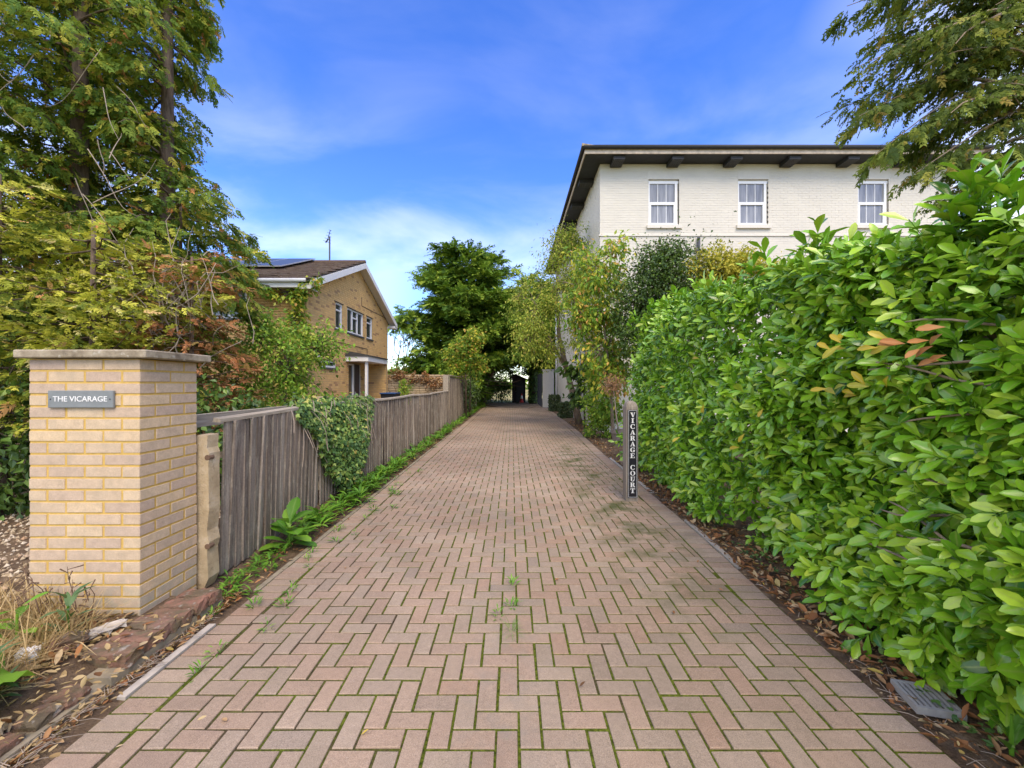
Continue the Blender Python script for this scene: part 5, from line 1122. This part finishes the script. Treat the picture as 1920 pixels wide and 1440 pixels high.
for i in np.argsort(dist):
    if LP[i, 1] < .5 or not (0 < px[i] < 1920 and 0 < py[i] < 1440): continue
    key = (int(px[i]//26), int(py[i]//26))
    if key not in best: best[key] = i
cand = sorted(best.values(), key=lambda i: -LS[i]/dist[i])[:300]; iscand = np.zeros(NL, bool); iscand[cand] = True
var = rng.integers(3, size=NL)
lme = []
for v in range(3):
    me = np_mesh('leaf', LAUREL[v][0], LAUREL[v][1], {'mid': LAUREL[v][2]}, True); me.materials.append(M['laurel']); lme.append(me)
FR = frames(LD, LN, LS)
for i in cand:
    o = bpy.data.objects.new('leaf', lme[var[i]]); COL.objects.link(o)
    A = Matrix([list(FR[i][r_]) + [float(LP[i][r_])] for r_ in range(3)] + [[0, 0, 0, 1]]); adopt(o, hed); o.matrix_basis = A
join_np('foliage', [(LAUREL[v], LD[(var == v) & ~iscand], LN[(var == v) & ~iscand], LS[(var == v) & ~iscand], LP[(var == v) & ~iscand], 1.0, LR[(var == v) & ~iscand]) for v in range(3)], M['laurel'], hed, 'stuff', True)
stem_m.build('shoots', M['weed'], hed, kind='stuff')
m = MB()
for k in range(46):
    y = rng.uniform(.4, 7.2); x = rng.uniform(2.7, 3.3); z = rng.uniform(.5, 2.5); fx = float(hface(y, z)); m.tube(curve((x+.2, y + rng.normal()*.3, rng.uniform(0, z*.6)), (fx+.12, y, z), -.06, .03, 6), [.03, .025, .02, .015, .01, .006], 6, False)
m.build('branches', M['bark'], hed, True)
# cut bare stems poking out of the gap on the right
for (y0, z0, y1, z1) in [(1.75, .9, 2.25, .80), (1.7, .78, 2.3, .72), (1.75, .70, 2.2, .86), (1.8, .62, 2.35, .60), (1.7, .98, 2.1, 1.05), (1.7, 1.75, 2.15, 1.82), (1.72, 1.62, 2.25, 1.58), (1.75, 1.5, 2.2, 1.62), (1.7, 1.40, 2.1, 1.30)]:
    m = MB(); a = (float(hface(y0, z0))+.02, y0, z0); b = (float(hface(y1, z1))-.17, y1, z1); m.tube(curve(a, b, rng.uniform(-.05, .05), .02, 6), [.009, .008, .007, .006, .005, .004], 6); m.build('bare_stem', M['palebark'], hed, True)
m = MB(); m.tube(curve((2.5, 1.65, 1.55), (2.36, 2.05, 1.72), -.05, .03, 6), [.03, .028, .025, .02, .018, .015], 8)
m.build('bare_stem', M['palebark'], hed, True)
# odd yellow and orange leaves near the gap
def odd_leaf(mat, y, z, s, k):
    me = np_mesh('leaf', LAUREL[k % 3][0], LAUREL[k % 3][1], {'mid': LAUREL[k % 3][2]}, True); me.materials.append(M[mat]); o = bpy.data.objects.new('leaf', me); COL.objects.link(o)
    p = np.array([[float(hface(y, z))-.20 + random.gauss(0, .02), y, z]]); Fm = frames(np.array([[-.4 + random.gauss(0, .3), .5 + random.gauss(0, .4), random.gauss(-.1, .4)]]), np.array([[-.7, -.6, .5]]), [s])[0]
    adopt(o, hed); o.matrix_basis = Matrix([list(Fm[r_]) + [float(p[0][r_])] for r_ in range(3)] + [[0, 0, 0, 1]]); o['label'] = 'yellowing leaf' if mat == 'laurel_yellow' else 'dead orange leaf'
for k in range(17): odd_leaf('laurel_yellow', random.uniform(2.05, 2.55), random.choice([random.gauss(1.72, .05), random.gauss(1.47, .04)]), random.uniform(.08, .115), k)
for k in range(9): odd_leaf('laurel_orange', random.uniform(1.86, 2.1), random.gauss(1.73, .07), random.uniform(.075, .11), k)
for k in range(8): odd_leaf('laurel_yellow', random.uniform(2.6, 5.5), random.uniform(.9, 2.0), random.uniform(.08, .1), k)

# ---- ivy on the fence
ivy = thing('fence_ivy', 'dark ivy draped over the low board fence', 'climber', (-2.15, 5.3, 0))
n = 5200; y = 4.15 + rng.beta(1.9, 1.7, n)*2.35; zlow = np.interp(y, [4.15, 4.5, 4.85, 5.2, 5.8, 6.1, 6.5], [1.12, .98, .45, .12, .2, .55, 1.1]); z = zlow + (1.31-zlow)*rng.random(n)**.85
bul = .05 + .16*np.sin(np.clip((y-4.15)/2.35, 0, 1)*3.14)*np.clip((1.4-z)*1.6, .25, 1)*rng.random(n)
x = np.vectorize(fence_x)(y) + bul; P = np.stack([x, y, z + .03*rng.normal(size=n)*(z > 1.2)], -1)
topm = z > 1.24; P[topm, 0] -= rng.random(topm.sum())*.16
join_np('foliage', [(IVYL, randdir(n)*.55 + np.array([.25, 0, -.7]), np.array([.8, -.25, .35]) + rng.normal(size=(n, 3))*.35, rng.uniform(.035, .068, n), P, 1.0)], M['ivy'], ivy, 'stuff')
m = MB()
for k in range(60):
    yy = rng.uniform(4.3, 6.3); zz = rng.uniform(1.15, 1.32); x0 = fence_x(yy)+.05; m.tube(curve((x0-.1, yy + rng.normal()*.1, 1.28), (x0 + rng.uniform(.03, .16), yy + rng.normal()*.25, zz - rng.random()*.7), -.12, .03, 6), [.004]*6, 4, False)
m.build('stems', M['twig'], ivy)

# ================================================================== GROUND PLANTS AND LITTER
def tuft_parts(P0, nl, size, templ, spread=.06, up=.8):
    n = nl; a = rng.uniform(0, 6.28, n); el = rng.uniform(.25, 1.2, n)*up; d = np.stack([np.cos(a)*np.cos(el), np.sin(a)*np.cos(el), np.sin(el)], -1)
    P = np.array(P0) + np.stack([np.cos(a)*rng.random(n)*spread, np.sin(a)*rng.random(n)*spread, rng.random(n)*.05], -1)
    return (templ, d, np.array([0, 0, 1.0]) - d*.3 + rng.normal(size=(n, 3))*.1, size*rng.uniform(.6, 1.2, n), P, 1.0)
parts = []
for yy in np.concatenate([np.arange(3.9, 5.2, .05), np.arange(5.2, 7.6, .055), np.arange(7.7, 14, .11), np.arange(14.3, 26, .22)]):
    if 7.55 < yy < 7.8 or rng.random() < .08: continue
    w = np.interp(yy, [3, 3.9, 5, 7.5, 10], [.05, .1, .2, .17, .14]); parts.append(tuft_parts((-2.1 + w*rng.uniform(-.3, 1.0), yy, -.005 + rng.random()*.09), 16, np.interp(yy, [3, 5, 14], [.11, .14, .17])*rng.uniform(.6, 1.2), LANCE, .07))
for yy in np.arange(2.8, 4.0, .035): parts.append(tuft_parts((-2.05 + rng.uniform(-.1, .1), yy, .0), 9, rng.uniform(.045, .09), LANCE, .05))
tag(join_np('fence_weeds', parts, M['weed'], None, 'stuff', True), 'bright green weeds growing along the foot of the board fence', 'weeds')
def leafy_plant(name, label, loc, nl, ln, mat, templ=LANCE, wid=1.0, el=(.2, 1.1)):
    t_ = thing(name, label, 'plant', loc)
    me = np_mesh('leaf', templ[0]*np.array([wid, 1, 1]), templ[1], {'mid': templ[2]}, True); me.materials.append(M[mat])
    for i in range(nl):
        a = i*2.4 + random.random()*.5; e = random.uniform(*el); d = np.array([[math.cos(a)*math.cos(e), math.sin(a)*math.cos(e), math.sin(e)]]); Fm = frames(d, np.array([[0, 0, 1.0]]) - d*.2, [ln*random.uniform(.7, 1.15)])[0]
        o = bpy.data.objects.new('leaf', me); COL.objects.link(o); adopt(o, t_); p = np.array(loc) + d[0]*.02 + np.array([0, 0, .01 + .06*(i % 4)])
        o.matrix_basis = Matrix([list(Fm[r_]) + [float(p[r_])] for r_ in range(3)] + [[0, 0, 0, 1]])
    MB().tube([loc, (loc[0], loc[1], loc[2]+.16)], [.008, .005], 6).build('stem', M['weed'], t_)
leafy_plant('dock_plant', 'broad-leaved green dock plant at the foot of the fence', (-2.05, 3.72, .02), 15, .23, 'weed', LAUREL[1], 1.35, (.1, 1.2))
leafy_plant('rosette_weed', 'grey-green rosette weed against the base of the pillar', (-2.42, 2.2, .13), 16, .12, 'greyweed', LANCE, 1.1)
leafy_plant('rosette_weed', 'light green low weed beside the small whitish stone', (-2.6, 2.12, .13), 10, .12, 'weed', LAUREL[0], 1.0, (.05, .8))
leafy_plant('grey_leaved_weed', 'spiky grey-green weed behind the low brick kerb at lower left', (-2.27, 1.76, .11), 26, .10, 'greyweed', LANCE, .8)
leafy_plant('corner_shoot', 'bright green leafy shoot at the drive edge, bottom right', (1.98, 1.60, .03), 12, .11, 'weed', LAUREL[0], 1.1, (.2, 1.2))
# big lobed leaf in the lower left corner
bl = thing('burdock_plant', 'large dark green ruffled leaf at the lower left corner', 'plant', (-2.35, 1.60, .1))
def big_leaf(c, ang, ln, seed):
    nv = []; F = []; nr, na = 8, 22; g4 = random.Random(seed)
    for i in range(nr+1):
        for j in range(na+1):
            t_ = i/nr; th = -2.5 + 5.0*j/na; rr = t_*ln*(.62 + .38*math.cos(th))*(1 + .06*math.sin(9*th)); x = rr*math.cos(th); y = rr*math.sin(th)*1.15
            z = .05*math.sin(3*th+1)*t_ + .02*math.sin(11*th)*t_*t_ - .22*t_*t_*ln + .06*t_; ca, sa = math.cos(ang), math.sin(ang); nv.append((c[0]+x*ca-y*sa, c[1]+x*sa+y*ca, c[2]+z))
    for i in range(nr):
        for j in range(na): a = i*(na+1)+j; F.append((a, a+1, a+na+2, a+na+1))
    me = bpy.data.meshes.new('leaf'); me.from_pydata(nv, [], F); me.update(); me.polygons.foreach_set('use_smooth', np.full(len(F), True)); return me
for k, (c, an, ln) in enumerate([((-2.36, 1.66, .22), -.3, .27), ((-2.42, 1.58, .2), -1.4, .22), ((-2.5, 1.72, .2), 1.8, .22)]): link('leaf', big_leaf(c, an, ln, k), M['ivydark'] if 0 else M['greyleaf'] if 'greyleaf' in M else M['weed'], bl)
MB().tube([(-2.38, 1.62, .05), (-2.37, 1.65, .22)], .008, 6).build('stem', M['weed'], bl)
# dry grass before and left of the pillar
parts = []
for k in range(620):
    x, y = rng.uniform(-3.6, -2.3), rng.uniform(1.7, 2.42)
    if x > -2.55 and y > 2.25: continue
    parts.append(tuft_parts((x, y, .10), 11, rng.uniform(.1, .26), BLADE, .05, 1.25))
tag(join_np('dry_grass', parts, M['straw'], None, 'stuff'), 'dry straw coloured grass round the foot of the pillar', 'grass')
m = MB()
for k in range(9):
    x, y = rng.uniform(-2.8, -2.4), rng.uniform(2.25, 2.36); p = np.array([x, y, .12]); q = p + np.array([rng.normal()*.06, -.02, rng.uniform(.2, .36)]); m.tube(curve(p, q, 0, .04, 5), [.003, .003, .002, .002, .001], 4, False)
    for _ in range(7): c = p + (q-p)*rng.uniform(.5, 1); m.tube([tuple(c), tuple(c + rng.normal(size=3)*.025)], [.0015, .004], 4, False)
tag(m.build('dead_weed_stalks', M['darktwig'], None), 'thin brown dead weed stalks against the front of the pillar', 'weed', kind='stuff')
# gravel
n = 6500; P = np.stack([rng.uniform(-7, -2.85, n), rng.uniform(1.9, 6.2, n), rng.uniform(.108, .122, n)], -1); ok = ~((P[:, 0] > -3.0) & (P[:, 1] > 2.3)); P = P[ok]
join_g = join_np('gravel', [(CHIP, randdir(len(P))*np.array([1, 1, .25]), np.array([0, 0, 1.0]) + rng.normal(size=(len(P), 3))*.25, rng.uniform(.02, .05, len(P)), P, .8)], M['gravel'], None, 'stuff'); tag(join_g, 'pale buff gravel left of the pillar', 'gravel')
# fallen leaves
def litter(n, xf, yf, zf, smin, smax, flat=.3):
    y = yf(n); x = xf(y, n); z = zf(x, y); return (DRYLEAF, randdir(n)*np.array([1, 1, flat]), np.array([0, 0, 1.0]) + rng.normal(size=(n, 3))*flat, rng.uniform(smin, smax, n), np.stack([x, y, z], -1), rng.uniform(.6, 1.1, n))
xr = lambda y: np.array([XR(v) for v in y])
parts = [litter(1300, lambda y, n: xr(y) + .02 + np.abs(rng.normal(size=n))*.30, lambda n: rng.uniform(.9, 6.5, n)**1.0, lambda x, y: .015 + rng.random(len(x))*.03, .025, .08), litter(1500, lambda y, n: xr(y) + .0 + np.abs(rng.normal(size=n))*.24, lambda n: rng.uniform(.9, 5.0, n), lambda x, y: .008 + rng.random(len(x))*.03, .010, .032),
         litter(700, lambda y, n: xr(y) + .03 + np.abs(rng.normal(size=n))*.2, lambda n: rng.uniform(5, 16, n), lambda x, y: .015 + rng.random(len(x))*.02, .03, .07),
         litter(520, lambda y, n: -1.90 - np.abs(rng.normal(size=n))*.07, lambda n: rng.uniform(.8, 2.9, n), lambda x, y: .0 + rng.random(len(x))*.015, .015, .05),
         litter(700, lambda y, n: -2.02 + rng.normal(size=n)*.09, lambda n: rng.uniform(2.8, 14, n), lambda x, y: .006 + rng.random(len(x))*.02, .02, .05),
         litter(260, lambda y, n: -2.5 + rng.normal(size=n)*.28, lambda n: rng.uniform(1.2, 2.4, n), lambda x, y: .115 + rng.random(len(x))*.02, .025, .07)]
parts = [tuple(list(p_[:5]) + [p_[5]]) for p_ in parts]
straw = [litter(1700, lambda y, n: -2.55 + rng.normal(size=n)*.3, lambda n: rng.uniform(1.1, 2.42, n), lambda x, y: .108 + rng.random(len(x))*.02, .015, .05), litter(900, lambda y, n: -1.93 - np.abs(rng.normal(size=n))*.07, lambda n: rng.uniform(.8, 2.9, n), lambda x, y: rng.random(len(x))*.02, .01, .035)]
tag(join_np('straw_litter', straw, M['straw'], None, 'stuff', True), 'pale dry straw and bits of leaf on the bank before the pillar', 'litter')
tag(join_np('leaf_litter', parts, M['litter'], None, 'stuff', True), 'brown and orange fallen leaves along both edges of the drive', 'leaves')
parts = [litter(50, lambda y, n: rng.uniform(-1.75, 1.8, n), lambda n: rng.uniform(1.5, 14, n), lambda x, y: .008 + x*0, .012, .035, .12), litter(110, lambda y, n: 1.5 + rng.normal(size=n)*.25, lambda n: rng.uniform(2.5, 13, n), lambda x, y: .008 + x*0, .012, .03, .12)]
tag(join_np('scattered_leaves', parts, M['litter'], None, 'stuff', True), 'a few small fallen leaves scattered over the paving blocks', 'leaves')
# fine needles and twigs in the gutter line
m = MB()
for k in range(420):
    s = rng.random() < .6
    if s: y = rng.uniform(1.0, 6); x = XR(y) + abs(rng.normal())*.15 + .0
    else: y = rng.uniform(.9, 2.6); x = -1.9 - abs(rng.normal())*.05
    a = rng.uniform(0, 3.14); l_ = rng.uniform(.03, .13); m.tube([(x, y, .02), (x + math.cos(a)*l_*.5, y + math.sin(a)*l_*.5, .028), (x + math.cos(a)*l_, y + math.sin(a)*l_, .02)], [.0016, .0014, .001], 3, False)
tag(m.build('fallen_twigs', M['twig']), 'thin dry twigs lying along the drive edges', 'twigs', kind='stuff')
# low ivy on the right verge, moss tufts in the joints
n = 900; y = rng.uniform(1.3, 4.5, n); x = xr(y) + .12 + np.abs(rng.normal(size=n))*.22; cl = np.sin(x*9+1)*np.sin(y*6) + .3*rng.normal(size=n) > .15; P = np.stack([x, y, .03 + rng.random(n)*.04], -1)[cl]
tag(join_np('ground_ivy', [(IVYL, randdir(len(P))*np.array([1, 1, .3]), np.array([0, 0, 1.0]) + rng.normal(size=(len(P), 3))*.3, rng.uniform(.02, .045, len(P)), P, 1)], M['ivy'], None, 'stuff'), 'small dark ivy creeping over the verge below the hedge', 'ground cover')
parts = []
for (x, y, k, s) in [(0, 2.43, 60, .07), (-.09, 2.6, 20, .035), (0.005, 2.72, 24, .04), (.0, 3.0, 18, .045)] + [(rng.normal()*.02 + .0, 1.55 + .12*i, 8, .016) for i in range(14)] + [(-1.72 + rng.normal()*.12, rng.uniform(2.0, 7), 14, rng.uniform(.03, .06)) for i in range(34)] + [(1.5 + rng.normal()*.2, rng.uniform(3, 9), 9, .02) for i in range(50)]:
    parts.append(tuft_parts((x, y, -.006), k, s, BLADE if s < .03 or k == 60 else LANCE, .015 if s < .03 else .035, 1.1))
b4 = [p_ for p_ in parts]
tag(join_np('joint_weeds', b4, M['weed'], None, 'stuff'), 'small green weeds and moss tufts in the paving joints', 'weeds')
